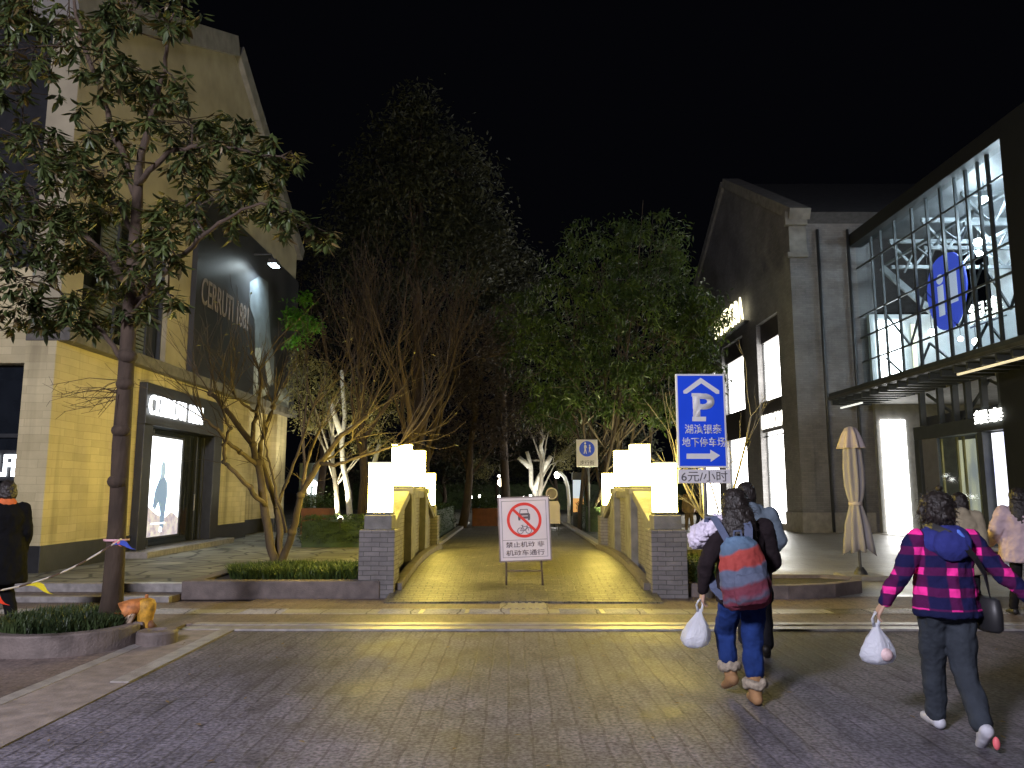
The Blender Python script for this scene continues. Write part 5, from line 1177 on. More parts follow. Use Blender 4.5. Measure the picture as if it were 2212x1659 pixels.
tk = P(252, 1166, T1); MB().loft([[tk+Vector((q*math.cos(2*PI*k/18), q*math.sin(2*PI*k/18), z)) for k in range(18)] for q, z in ((.128, -.01), (.133, 0), (.128, .012))], False).build('knot_loop', mat('loop_pink', (.6, .35, .38), .7, .1, 9), fl_)
for k, (u, v, du, dv, wd_, col_, nm) in enumerate(((232, 1176, 12, 9, .05, (.75, .18, .24), 'pink pennant'), (190, 1192, 42, 14, .075, (.06, .10, .50), 'blue pennant'), (114, 1220, 44, 20, .085, (.72, .60, .03), 'yellow pennant'), (45, 1247, 48, 20, .10, (.80, .05, .02), 'red pennant'))):
    q = min(range(1, 21), key=lambda i: abs(rpts[i].x-P(u, v, 7.6).x*(.98))); a = rpts[q] if k else r0.lerp(r1, .06)
    tdir = (rpts[min(q+1, 20)]-rpts[q-1]).normalized(); t_ = P(u, v, 1.0)
    d = Vector((du/1659*7.6, .06, -dv/1659*7.6)); bq = MB(); nS = 6; vs = []
    for i in range(nS+1):
        f = i/nS; c0 = a + d*f + Vector((0, .025*math.sin(f*6), .012*math.sin(f*5))); hw = wd_*.8*(1-f)
        vs += [c0 - tdir*hw, c0 + tdir*hw, c0 + tdir*hw + Vector((0, .003, 0)), c0 - tdir*hw + Vector((0, .003, 0))]
    fs_ = []
    for i in range(nS): fs_ += [(4*i+q2, 4*i+(q2+1) % 4, 4*i+4+(q2+1) % 4, 4*i+4+q2) for q2 in range(4)]
    bq.add(vs, fs_); o = bq.build('pennant', mat('pennant_%d_cloth' % k, col_, .6, .12, 6), fl_); o['label'] = nm

# small bare tree with lit stems right of the bridge
rg = random.Random(8); T3 = 15.0
bt3 = thing('bare_tree', 'little bare tree with thin yellow lit stems behind the blue parking board', 'tree', tuple(P(1540, 1212, T3).xy)+(.0,))
b = MB(); tips = []
for ln, r0 in (([(1541, 1222, 0), (1538, 1170, 0), (1530, 1130, 0), (1512, 1108, 0), (1494, 1080, -.1), (1477, 1044, -.2), (1462, 990, -.3)], .035), ([(1516, 1110, 0), (1500, 1075, .2), (1484, 1048, .3), (1470, 1020, .4)], .022),
               ([(1514, 1108, 0), (1513, 1070, .1), (1511, 1035, .2), (1508, 980, .3)], .024), ([(1538, 1170, 0), (1552, 1105, .2), (1540, 1060, .3), (1530, 1030, .4)], .022), ([(1540, 1180, 0), (1572, 1100, -.1), (1592, 1030, -.2), (1608, 970, -.2), (1622, 900, -.2)], .028)):
    pts = trunkline(ln, T3); b.tube(pts, [r0*(1-.5*i/len(pts)) for i in range(len(pts))], 7)
    for i in range(2, len(pts)):
        for k in range(2): grow(b, pts[i], (pts[i]-pts[i-1]).normalized() + jit(rg, .45), rg.uniform(.4, .8), .009, 2, rg, tips, .5, (1, 3), .75, .1, .1, 4, 4, .004)
b.build('trunk', M_bark2, bt3, smooth=True)

# ------------------------------------------------------------------ people
def fuse(mb, name, m, parent, voxel=.010, smooth=5, disp=0.0, dscale=.1):
    me = bpy.data.meshes.new('t'); me.from_pydata(mb.v, [], mb.f)
    bm = bmesh.new(); bm.from_mesh(me); bmesh.ops.recalc_face_normals(bm, faces=bm.faces); bm.to_mesh(me); bm.free()
    o = bpy.data.objects.new('t', me); C.objects.link(o)
    md = o.modifiers.new('r', 'REMESH'); md.mode = 'VOXEL'; md.voxel_size = voxel
    if smooth: sm = o.modifiers.new('s', 'SMOOTH'); sm.iterations = smooth; sm.factor = .5
    if disp:
        tx = bpy.data.textures.new('folds', 'CLOUDS'); tx.noise_scale = dscale; tx.noise_depth = 2
        dm = o.modifiers.new('d', 'DISPLACE'); dm.texture = tx; dm.strength = disp; dm.mid_level = .5; dm.texture_coords = 'LOCAL'
    dg = bpy.context.evaluated_depsgraph_get(); me2 = bpy.data.meshes.new_from_object(o.evaluated_get(dg)); bpy.data.objects.remove(o)
    me2.name = name; me2.materials.clear(); me2.materials.append(m); me2.polygons.foreach_set('use_smooth', [True]*len(me2.polygons))
    q = bpy.data.objects.new(name, me2); C.objects.link(q)
    if parent is not None: q.parent = parent
    return q
def V(*a): return Vector(a)
def oval(c, rx, ry, n=20): return [(c[0]+rx*math.cos(2*PI*k/n), c[1]+ry*math.sin(2*PI*k/n), c[2]) for k in range(n)]
def hand(b, wr, d, side, curl=.5, s=1.0):
    """palm, four unequal bent fingers and a thumb leaving the side of the palm"""
    d = d.normalized(); inn = V(-side, 0, 0); fw = V(0, 1, 0)
    n = d.cross(fw).normalized(); n = n if n.dot(inn) > 0 else -n       # palm faces the body
    a = n.cross(d).normalized(); a = a if a.dot(fw) > 0 else -a         # across the palm, towards the thumb side
    pc = wr + d*.045*s
    for k in range(-2, 3): b.capsule(wr + a*.010*k*s, wr + d*.080*s + a*.0165*k*s, .015*s, .0125*s, 8)
    for k, (off, l) in enumerate(((.033, .066), (.011, .075), (-.011, .070), (-.033, .055))):
        p0 = wr + d*.082*s + a*off*s; d1 = (d + n*curl*.6).normalized(); p1 = p0 + d1*l*.45*s; d2 = (d + n*curl*1.6).normalized(); p2 = p1 + d2*l*.35*s; d3 = (d*.5 + n*curl*2.2).normalized(); p3 = p2 + d3*l*.25*s
        b.capsule(p0, p1, .0095*s, .009*s, 8); b.capsule(p1, p2, .009*s, .0085*s, 8); b.capsule(p2, p3, .0085*s, .0075*s, 8)
    t0 = wr + d*.028*s + a*.03*s; t1 = t0 + (a*.9 + d*.7 + n*.3).normalized()*.036*s; t2 = t1 + (d + n*.55 + a*.2).normalized()*.03*s
    b.capsule(t0, t1, .0125*s, .0105*s, 8); b.capsule(t1, t2, .0105*s, .0085*s, 8)
M_skin = mat('skin', (.48, .30, .22), .55, .08, 12)
M_hair = mat('hair_black', (.018, .013, .011), .5, .35, 30, .5, 90, stretch=(1, 1, .35))
DEF = dict(hipL=(-.085, 0, .85), hipR=(.085, 0, .85), kneeL=(-.09, .03, .46), kneeR=(.09, .03, .46), ankL=(-.09, 0, .085), ankR=(.09, 0, .085), yawL=.08, yawR=-.08, pitL=0, pitR=0,
           shL=(-.165, -.01, 1.325), shR=(.165, -.01, 1.325), elL=(-.215, -.04, 1.07), elR=(.215, -.04, 1.07), wrL=(-.225, .05, .85), wrR=(.225, .05, .85), head=(0, .02, 1.515), lean=(0, 0), curlL=.45, curlR=.45)
def foot_pts(J, s):
    a = V(*J['ank'+s]); yw = J['yaw'+s]; pt = J['pit'+s]      # pt > 0: heel raised
    f = V(-math.sin(yw)*math.cos(pt), math.cos(yw)*math.cos(pt), -math.sin(pt)); u = V(0, math.sin(pt), math.cos(pt))
    return a, f, u
def make_person(label, loc, rz, H, pose, coat, trous, shoes, hairf, vox=.010, coat_k={}, tr_k={}, group=None, shoe_h=0.0, fine=True, skin=None):
    """body: one skin; clothes and hair are its children"""
    J = dict(DEF); J.update(pose); s_ = H/1.65
    lx, ly = J['lean']; g = {k: (V(*v) if isinstance(v, tuple) and len(v) == 3 else v) for k, v in J.items()}
    b = MB()
    def tor(z, rx, ry, dx=0, dy=0, n=20):
        f = max(0, z-.85)/.5; return oval((lx*f+dx, ly*f+dy, z), rx, ry, n)
    b.loft([tor(.80, .10, .07), tor(.86, .145, .10), tor(.93, .148, .102), tor(1.03, .125, .09), tor(1.15, .135, .10), tor(1.25, .15, .10), tor(1.32, .135, .08), tor(1.37, .07, .06), tor(1.40, .045, .045)])
    hd = g['head']; nk = V(lx, ly-.005, 1.36)
    b.capsule(nk, hd + V(0, -.015, -.06), .050, .046)
    b.ell(hd + V(0, -.005, .02), .073, .092, .100); b.ell(hd + V(0, .025, -.045), .056, .066, .068)
    b.capsule(hd + V(0, .085, .012), hd + V(0, .107, -.022), .009, .014, 8)                      # nose
    b.capsule(hd + V(-.02, .083, -.058), hd + V(.02, .083, -.058), .009, .009, 8)                # lips
    for sx in (-1, 1):
        b.ell(hd + V(sx*.075, .0, -.005), .012, .020, .032, 10)                                 # ears
        b.ell(hd + V(sx*.030, .078, .018), .016, .010, .010, 10)                                # lids
    for S, sx in (('L', -1), ('R', 1)):
        b.capsule(g['sh'+S], g['el'+S], .046, .037); b.capsule(g['el'+S], g['wr'+S], .037, .025)
        hand(b, g['wr'+S], (g['wr'+S]-g['el'+S]), sx, J['curl'+S])
        b.capsule(g['hip'+S], g['knee'+S], .078, .052); b.capsule(g['knee'+S], g['ank'+S], .052, .034)
        a, f, u = foot_pts(J, S); b.capsule(a - f*.02 - u*.035, a + f*.14 - u*.05, .036, .026)
    body = fuse(b, 'person', skin or M_skin, None, .0065 if fine else .011, 2)
    body.location = loc; body.rotation_euler = (0, 0, rz); body.scale = (s_, s_, s_)
    tag(body, label, 'person', group)
    # trousers
    b = MB(); th, kn, an = tr_k.get('r', (.095, .072, .062)); hem = tr_k.get('hem', .06)
    b.loft([oval((0, -.005, .76), .12, .09), oval((0, -.012, .82), .165, .125), oval((0, -.012, .90), .165, .125), oval((lx*.2, ly*.2, 1.0), .15, .112)])
    for S in 'LR':
        a = g['ank'+S]; k = g['knee'+S]; e = a.lerp(k, hem)
        b.capsule(g['hip'+S] + V(0, 0, .0), k, th, kn); b.capsule(k, e, kn, an)
    fuse(b, 'trousers', trous, body, vox, 4, tr_k.get('disp', .020), .09)
    # coat
    b = MB(); z0 = coat_k.get('hem', .80); e = coat_k.get('e', .035); fl = coat_k.get('flare', 0.0)
    rr = [(z0, .155+fl+e, .115+fl*.8+e), (z0+.02, .16+fl+e, .12+fl*.8+e), (.95, .150+fl*.5+e, .105+fl*.4+e), (1.05, .138+e, .098+e), (1.16, .145+e, .106+e), (1.26, .158+e, .106+e), (1.33, .150+e*.8, .086+e*.8), (1.385, .082+e*.6, .066+e*.5), (1.42, .055+e*.5, .05+e*.4)]
    rr = [q for q in rr if q[0] >= z0]
    b.loft([tor(z, rx, ry) for z, rx, ry in rr])
    sl = coat_k.get('sleeve', .052)
    for S in 'LR':
        w_ = g['el'+S].lerp(g['wr'+S], coat_k.get('slen', .93)); b.capsule(g['sh'+S] + V(0, 0, -.005), g['el'+S], sl+.018, sl+.004); b.capsule(g['el'+S], w_, sl+.004, sl-.012)
    if coat_k.get('hood'):
        b.ell(V(lx, ly-.085, 1.36), .105, .062, .085, 16); b.capsule(V(lx-.09, ly-.03, 1.385), V(lx+.09, ly-.03, 1.385), .035, .035)
    fuse(b, 'coat', coat, body, vox, 4, coat_k.get('disp', .026), coat_k.get('dscale', .085))
    # shoes
    for S in 'LR':
        b = MB(); a, f, u = foot_pts(J, S)
        b.capsule(a - f*.035 - u*.035, a + f*.05 - u*.035, .045, .042); b.capsule(a + f*.05 - u*.045, a + f*.155 - u*.055, .042, .030)
        b.capsule(a - f*.035 - u*.062, a + f*.155 - u*.066, .022, .020)
        if shoe_h: b.capsule(a - u*.02, a + (g['knee'+S]-a).normalized()*shoe_h, .05, .058)
        fuse(b, 'shoe', shoes, body, .009, 3)
    b = MB(); hairf(b, hd); hm = fuse(b, 'hair', M_hair, body, .008, 3, .022, .035)
    if fine:      # loose strands that break the outline
        rg = random.Random(9); sb_ = MB(); vs = hm.data.vertices
        for _ in range(420):
            v = vs[rg.randrange(len(vs))]; p = v.co.copy(); n_ = v.normal.copy()
            if n_.y > .5: continue
            d = (n_*.5 + V(0, 0, -.8) + jit(rg, .55)).normalized(); l = rg.uniform(.025, .06)
            p1 = p + d*l*.5 + n_*.008; p2 = p1 + (d + jit(rg, .5) - n_*.4).normalized()*l*.5; sb_.tube([p - n_*.004, p1, p2], [.0022, .0018, .0008], 3, cap=False)
        sb_.build('hair_strands', M_hair, body, local=True)
    return body, g, s_
def hair_short(b, h):
    b.ell(h + V(0, -.018, .030), .092, .100, .102); b.ell(h + V(0, -.05, -.02), .082, .070, .085)
    for sx in (-1, 1): b.ell(h + V(sx*.06, -.03, -.01), .038, .06, .075)
def hair_fluffy(b, h):
    b.ell(h + V(0, -.015, .035), .112, .112, .108); b.ell(h + V(0, -.045, -.03), .108, .085, .085)
    rg = random.Random(4)
    for k in range(46):
        a = rg.uniform(0, 2*PI); e = rg.uniform(-.9, 1.3); d = V(math.cos(a)*math.cos(e), math.sin(a)*math.cos(e), math.sin(e))
        if d.y > .45: continue
        b.ell(h + V(d.x*.108, -.02+d.y*.108, .012+d.z*.108), .026, .026, .026, 8)
def hair_long(b, h):
    b.ell(h + V(0, -.015, .035), .106, .112, .108); b.ell(h + V(-.01, -.07, -.06), .118, .075, .13)
    b.loft([oval((h.x-.01, h.y-.08, h.z-.02), .122, .075), oval((h.x-.01, h.y-.12, h.z-.14), .135, .07), oval((h.x-.01, h.y-.15, h.z-.25), .125, .055), oval((h.x-.01, h.y-.16, h.z-.34), .07, .035)])
def hair_bun(b, h):
    hair_short(b, h); b.ell(h + V(0, -.03, .165), .055, .055, .05)
def hair_mid(b, h):
    b.ell(h + V(0, -.018, .030), .096, .104, .104); b.loft([oval((h.x, h.y-.05, h.z+.02), .098, .075), oval((h.x, h.y-.06, h.z-.10), .10, .07), oval((h.x, h.y-.06, h.z-.19), .085, .05)])

# plaid jacket cloth: two sets of bands crossing
M_plaid, nt, nodes, L, bs = new_mat('plaid_fleece')
tc = N(nodes, 'ShaderNodeTexCoord'); sx = N(nodes, 'ShaderNodeSeparateXYZ')
wn = N(nodes, 'ShaderNodeTexNoise'); wn.inputs['Scale'].default_value = 7; L.new(tc.outputs['Object'], wn.inputs['Vector'])
wm = N(nodes, 'ShaderNodeVectorMath', operation='SCALE'); wm.inputs['Scale'].default_value = .022; L.new(wn.outputs['Color'], wm.inputs[0])
wa = N(nodes, 'ShaderNodeVectorMath', operation='ADD'); L.new(tc.outputs['Object'], wa.inputs[0]); L.new(wm.outputs[0], wa.inputs[1]); L.new(wa.outputs[0], sx.inputs[0])
def bandn(sock, per, off, duty):
    a = N(nodes, 'ShaderNodeMath', operation='MULTIPLY_ADD'); L.new(sock, a.inputs[0]); a.inputs[1].default_value = 1/per; a.inputs[2].default_value = off
    f = N(nodes, 'ShaderNodeMath', operation='FRACT'); L.new(a.outputs[0], f.inputs[0])
    pp = N(nodes, 'ShaderNodeMath', operation='SUBTRACT'); L.new(f.outputs[0], pp.inputs[0]); pp.inputs[1].default_value = .5
    ab = N(nodes, 'ShaderNodeMath', operation='ABSOLUTE'); L.new(pp.outputs[0], ab.inputs[0])
    mr = N(nodes, 'ShaderNodeMapRange'); mr.inputs[1].default_value = duty/2-.03; mr.inputs[2].default_value = duty/2+.03; mr.inputs[3].default_value = 1; mr.inputs[4].default_value = 0; L.new(ab.outputs[0], mr.inputs[0]); return mr.outputs[0]
bxn = bandn(sx.outputs[0], .185, .5, .40); bzn = bandn(sx.outputs[2], .136, .30, .42)
ad = N(nodes, 'ShaderNodeMath', operation='ADD'); L.new(bxn, ad.inputs[0]); L.new(bzn, ad.inputs[1])
hf = N(nodes, 'ShaderNodeMath', operation='MULTIPLY'); L.new(ad.outputs[0], hf.inputs[0]); hf.inputs[1].default_value = .5
rp = N(nodes, 'ShaderNodeValToRGB'); L.new(hf.outputs[0], rp.inputs[0]); e_ = rp.color_ramp.elements
e_[0].color = (.012, .012, .055, 1); e_[1].color = (.82, .035, .30, 1); q = e_.new(.5); q.color = (.075, .010, .060, 1); q = e_.new(.80); q.color = (.10, .012, .075, 1)
# navy yoke above and navy hem below
def step(sock, lo, hi):
    mr = N(nodes, 'ShaderNodeMapRange'); mr.inputs[1].default_value = lo; mr.inputs[2].default_value = hi; L.new(sock, mr.inputs[0]); return mr.outputs[0]
mx = N(nodes, 'ShaderNodeMix', data_type='RGBA'); L.new(step(sx.outputs[2], .855, .865), mx.inputs[0]); mx.inputs[6].default_value = (.010, .012, .045, 1); L.new(rp.outputs[0], mx.inputs[7])
L.new(mx.outputs[2], bs.inputs['Base Color']); bs.inputs['Roughness'].default_value = .95; bs.inputs['Specular IOR Level'].default_value = .1
fn = N(nodes, 'ShaderNodeTexNoise'); fn.inputs['Scale'].default_value = 60; L.new(tc.outputs['Object'], fn.inputs['Vector']); bp = N(nodes, 'ShaderNodeBump'); bp.inputs['Strength'].default_value = .35; bp.inputs['Distance'].default_value = .01; L.new(fn.outputs['Fac'], bp.inputs['Height']); L.new(bp.outputs[0], bs.inputs['Normal'])
def cloth(name, col, var=.15, sc=7): return mat(name, col, .9, var, sc, .3, 30, spec=.15)
M_plastic, nt, nodes, L, bs = new_mat('bag_film')
bs.inputs['Base Color'].default_value = (.78, .80, .88, 1); bs.inputs['Roughness'].default_value = .4
tc = N(nodes, 'ShaderNodeTexCoord'); bn_ = N(nodes, 'ShaderNodeTexNoise'); bn_.inputs['Scale'].default_value = 22; bn_.inputs['Detail'].default_value = 4; bn_.inputs['Distortion'].default_value = 1.5; L.new(tc.outputs['Object'], bn_.inputs['Vector'])
bpp = N(nodes, 'ShaderNodeBump'); bpp.inputs['Strength'].default_value = .9; bpp.inputs['Distance'].default_value = .02; L.new(bn_.outputs['Fac'], bpp.inputs['Height']); L.new(bpp.outputs[0], bs.inputs['Normal'])
tr = N(nodes, 'ShaderNodeBsdfTranslucent'); tr.inputs[0].default_value = (.8, .82, .9, 1); mx = N(nodes, 'ShaderNodeMixShader'); mx.inputs[0].default_value = .4
L.new(bs.outputs[0], mx.inputs[1]); L.new(tr.outputs[0], mx.inputs[2]); L.new(mx.outputs[0], nodes['Material Output'].inputs['Surface'])
def plastic_bag(label, top, hgt, wid, seed, tilt=0.0, inside=None):
    rg = random.Random(seed); t = thing('plastic_bag', label, 'bag', (top.x, top.y, top.z-hgt))
    b = MB(); rings = []; n = 28
    for f, r in ((0, .10), (.08, .16), (.2, .34), (.38, .66), (.6, .93), (.78, 1.0), (.92, .86), (1.0, .45)):
        ring = []
        for k in range(n):
            a = 2*PI*k/n; w_ = 1 + .16*math.sin(a*5+seed+f*3)*(1-f*.5) + .05*math.sin(a*11+f*5)
            ring.append((top.x + tilt*f + wid*.5*r*w_*math.cos(a), top.y + wid*.36*r*w_*math.sin(a), top.z - hgt*f))
        rings.append(ring)
    b.loft(rings); b.build('film', M_plastic, t, smooth=True)
    hb = MB()
    for sx in (-1, 1): hb.tube([top + V(sx*.012, 0, -.02), top + V(sx*.028, .01*sx, .03), top + V(sx*.016, .015*sx, .06), top + V(0, .01*sx, .075)], [.012, .009, .008, .008], 8)
    hb.build('handles', M_plastic, t, smooth=True)
    if inside: MB().ell(top + V(tilt*.75+wid*.10, -wid*.34, -hgt*.72), wid*.19, .03, wid*.19, 14).build('contents', inside, t, smooth=True)
    return t
def to_world(body, p): return Matrix.LocRotScale(body.location, body.rotation_euler, body.scale) @ Vector(p)

# woman in the plaid jacket, nearest the viewer on the right
M_navy = cloth('navy_cloth', (.014, .016, .055)); M_tr = cloth('charcoal_trousers', (.030, .036, .046), .2); M_sn = mat('sneaker_grey', (.42, .42, .47), .6, .2, 9)
pA, gA, sA = make_person('person in a pink and navy plaid fleece holding a plastic bag out sideways', (2.90, 5.28, .0), R(-3), 1.60,
    dict(hipL=(-.085, 0, .85), hipR=(.085, 0, .85), kneeL=(-.05, .15, .47), kneeR=(.07, -.02, .46), ankL=(-.02, .22, .085), ankR=(.055, -.24, .14), pitR=.65, pitL=-.1, yawR=-.15,
         shL=(-.175, -.01, 1.315), shR=(.175, -.01, 1.315), elL=(-.30, -.03, 1.08), wrL=(-.395, .06, .875), elR=(.34, -.08, 1.10), wrR=(.50, -.10, .93), head=(-.015, .02, 1.505), lean=(.0, .02), curlL=.75),
    M_plaid, M_tr, M_sn, hair_fluffy, .010, dict(hem=.80, e=.052, flare=.01, sleeve=.060, hood=False, disp=.034), dict(r=(.108, .082, .070), disp=.03))
b = MB(); b.loft([oval((.0, -.055, 1.20), .10, .115), oval((.0, -.05, 1.25), .15, .135), oval((0, -.04, 1.31), .175, .14), oval((0, -.035, 1.37), .155, .12), oval((0, -.03, 1.415), .10, .09)]); b.ell(V(.0, -.155, 1.285), .13, .058, .115, 16)
fuse(b, 'hood', mat('hood_blue', (.016, .022, .16), .9, .2, 9, .3, 30), pA, .010, 4, .02, .08)
b = MB(); b.capsule(V(.025, -.17, 1.365), V(.075, -.18, 1.30), .028, .022); b.capsule(V(.02, -.165, 1.37), V(-.04, -.165, 1.36), .024, .016)
fuse(b, 'scarf', mat('scarf_blue', (.10, .20, .72), .7, .35, 22), pA, .008, 3, .01, .04)
q = MB().ell(V(.075, -.345, .075), .022, .020, .040, 10); o = q.build('sole_patch', mat('sole_pink', (.62, .12, .14), .6, .1, 9), pA, smooth=True, local=True)
hw = to_world(pA, gA['wrL'] + (gA['wrL']-gA['elL']).normalized()*.10)
plastic_bag('white plastic carrier bag hanging from the hand of the person in plaid', hw + V(-.01, .0, -.06), .265, .225, 2, .0, mat('pack_print', (.62, .45, .45), .5, .5, 14))
sb = thing('shoulder_bag', 'black shoulder bag with a long strap across the plaid jacket', 'bag', tuple(to_world(pA, V(.22, -.02, .72))))
b = MB(); cb_ = to_world(pA, V(.255, -.03, .83)); b.loft([[(cb_.x+rx*math.cos(2*PI*k/20), cb_.y+ry*math.sin(2*PI*k/20), cb_.z+z) for k in range(20)] for rx, ry, z in ((.045, .10, -.12), (.062, .125, -.10), (.065, .13, 0), (.055, .115, .085), (.03, .09, .10))]); b.build('body', mat('bag_black', (.016, .016, .018), .5, .2, 9), sb, smooth=True)
spts = [to_world(pA, V(*p)) for p in ((.255, -.07, .92), (.215, -.13, 1.0), (.175, -.175, 1.10), (.115, -.195, 1.20), (.05, -.20, 1.28), (-.04, -.18, 1.37), (-.10, -.10, 1.41), (-.11, .0, 1.40), (-.06, .13, 1.28), (.08, .185, 1.12), (.20, .14, .98), (.26, .03, .91))]
b = MB(); rings = []
for i, p in enumerate(spts):
    d = (spts[min(i+1, 11)]-spts[max(i-1, 0)]).normalized(); c0 = to_world(pA, V(.03, 0, p.z/sA)); nn = (p-c0); nn.z = 0; nn.normalize(); w_ = d.cross(nn).normalized()
    rings.append([p+w_*.02, p+w_*.02+nn*.008, p-w_*.02+nn*.008, p-w_*.02])
b.loft(rings); b.build('strap', MATS['bag_black'], sb)

# woman with the striped backpack
M_blackc = cloth('black_coat', (.016, .011, .013)); M_jean = cloth('blue_jeans', (.012, .030, .125), .3, 9); M_boot = mat('tan_boot', (.26, .14, .06), .8, .25, 9, .3, 30)
pB, gB, sB = make_person('person with long dark hair in a black coat and blue jeans wearing a striped backpack', (1.80, 6.12, .0), R(4), 1.63,
    dict(kneeL=(-.085, .24, .49), ankL=(-.075, .16, .17), pitL=.35, kneeR=(.055, .02, .46), ankR=(.035, -.06, .085), shL=(-.175, -.01, 1.30), shR=(.175, -.01, 1.33), elL=(-.30, -.02, 1.06), wrL=(-.31, .06, .84), elR=(.255, .02, 1.06), wrR=(.17, .20, .95), head=(-.045, .02, 1.50), lean=(-.03, .02), curlL=.8),
    M_blackc, M_jean, M_boot, hair_long, .010, dict(hem=.76, e=.048, flare=.02, sleeve=.062, hood=False), dict(r=(.104, .082, .074), hem=.40, disp=.03), shoe_h=.10)
b = MB(); rgf = random.Random(3)
for S in 'LR':
    a = gB['ank'+S]
    for k in range(14): an = 2*PI*k/14; c0 = a + (gB['knee'+S]-a).normalized()*.075; b.ell(V(c0.x+.068*math.cos(an), c0.y+.068*math.sin(an), c0.z+rgf.uniform(-.012, .012)), .032, .032, .036, 8)
fuse(b, 'boot_cuff', mat('boot_fur', (.30, .25, .19), .95, .3, 40, .5, 90), pB, .009, 2, .014, .03)
b = MB(); b.loft([oval((-.03, -.02, 1.335), .135, .105), oval((-.035, -.02, 1.385), .115, .095), oval((-.04, -.01, 1.42), .08, .08)])
fuse(b, 'scarf', mat('scarf_rose', (.55, .14, .14), .9, .2, 9), pB, .010, 4, .02, .06)
M_fur = mat('white_fur', (.66, .60, .72), .95, .2, 30, .5, 80)
b = MB()
for k in range(26):
    f = k/25; p = V(-.075, -.02, 1.43).lerp(V(-.34, .06, 1.235), f) + V(rgf.uniform(-.03, .03), rgf.uniform(-.04, .04), rgf.uniform(-.03, .03)); r_ = .035+.045*f; b.ell(p, r_, r_, r_, 8)
fuse(b, 'fur_collar', M_fur, pB, .010, 2, .05, .03)
# backpack: a thing carried by the person
M_pack, nt, nodes, L, bs = new_mat('backpack_cloth')
tc = N(nodes, 'ShaderNodeTexCoord'); sx = N(nodes, 'ShaderNodeSeparateXYZ'); wn = N(nodes, 'ShaderNodeTexNoise'); wn.inputs['Scale'].default_value = 9; wn.inputs['Detail'].default_value = 3; L.new(tc.outputs['Object'], wn.inputs['Vector']); L.new(tc.outputs['Object'], sx.inputs[0])
ma = N(nodes, 'ShaderNodeMath', operation='MULTIPLY_ADD'); L.new(wn.outputs['Fac'], ma.inputs[0]); ma.inputs[1].default_value = .09; L.new(sx.outputs[2], ma.inputs[2])
m2 = N(nodes, 'ShaderNodeMath', operation='MULTIPLY_ADD'); L.new(sx.outputs[0], m2.inputs[0]); m2.inputs[1].default_value = -.18; L.new(ma.outputs[0], m2.inputs[2])
mr = N(nodes, 'ShaderNodeMapRange'); mr.inputs[1].default_value = -.20; mr.inputs[2].default_value = .30; L.new(m2.outputs[0], mr.inputs[0])
rp = N(nodes, 'ShaderNodeValToRGB'); L.new(mr.outputs[0], rp.inputs[0]); cr_ = rp.color_ramp; cr_.elements[0].position = 0; cr_.elements[0].color = (.16, .02, .045, 1); cr_.elements[1].position = 1; cr_.elements[1].color = (.10, .17, .27, 1)
for ps_q, c_q in ((.16, (.13, .02, .04)), (.20, (.07, .07, .11)), (.27, (.15, .028, .05)), (.36, (.14, .024, .04)), (.41, (.08, .095, .15)), (.58, (.085, .105, .165)), (.62, (.30, .04, .034)), (.80, (.32, .045, .036)), (.84, (.07, .11, .17))): e = cr_.elements.new(ps_q); e.color = (*c_q, 1)
L.new(rp.outputs[0], bs.inputs['Base Color']); bs.inputs['Roughness'].default_value = .85
n2 = N(nodes, 'ShaderNodeTexNoise'); n2.inputs['Scale'].default_value = 45; L.new(tc.outputs['Object'], n2.inputs['Vector']); bp = N(nodes, 'ShaderNodeBump'); bp.inputs['Strength'].default_value = .4; bp.inputs['Distance'].default_value = .01; L.new(n2.outputs['Fac'], bp.inputs['Height']); L.new(bp.outputs[0], bs.inputs['Normal'])
pk = thing('backpack', 'red and slate striped soft backpack worn on the back over a black coat', 'backpack', tuple(to_world(pB, V(-.095, -.27, 1.0))), R(4)); pk.rotation_euler = (0, R(-5), R(4)); pk.scale = (1.06, 1, 1.08)
b = MB(); b.loft([oval((0, .02, -.235), .12, .07), oval((0, 0, -.20), .165, .10), oval((0, -.01, -.08), .178, .115), oval((0, 0, .08), .165, .105), oval((0, .02, .20), .135, .085), oval((0, .04, .25), .08, .055)])
o = fuse(b, 'body', M_pack, pk, .010, 4, .03, .07); 
b = MB(); b.loft([oval((0, -.105, -.19), .11, .035), oval((0, -.12, -.15), .125, .045), oval((0, -.12, -.03), .12, .045), oval((0, -.10, .01), .10, .03)]); fuse(b, 'pocket', M_pack, pk, .009, 3, .015, .06)
M_strap = cloth('strap_slate', (.10, .12, .19))
for sx in (-1, 1):
    b = MB(); pts = [V(sx*.075, .03, .22), V(sx*.10, .07, .30), V(sx*.115, .16, .385), V(sx*.12, .27, .385), V(sx*.125, .36, .26), V(sx*.14, .37, .05), V(sx*.15, .25, -.12), V(sx*.14, .08, -.17)]; rings = []
    for i, p in enumerate(pts): rings.append([p+V(-.028, 0, 0), p+V(-.028, .012, .012), p+V(.028, .012, .012), p+V(.028, 0, 0)])
    b.loft(rings); b.build('strap', M_strap, pk, local=True)
MB().tube([V(-.03, .04, .24), V(-.025, .03, .29), V(.025, .03, .29), V(.03, .04, .24)], .009, 6).build('grab_loop', M_strap, pk, local=True)
hw = to_world(pB, gB['wrL'] + (gB['wrL']-gB['elL']).normalized()*.10)
plastic_bag('bulging white plastic bag carried beside the striped backpack', hw + V(-.02, -.02, -.05), .29, .22, 5, -.05)

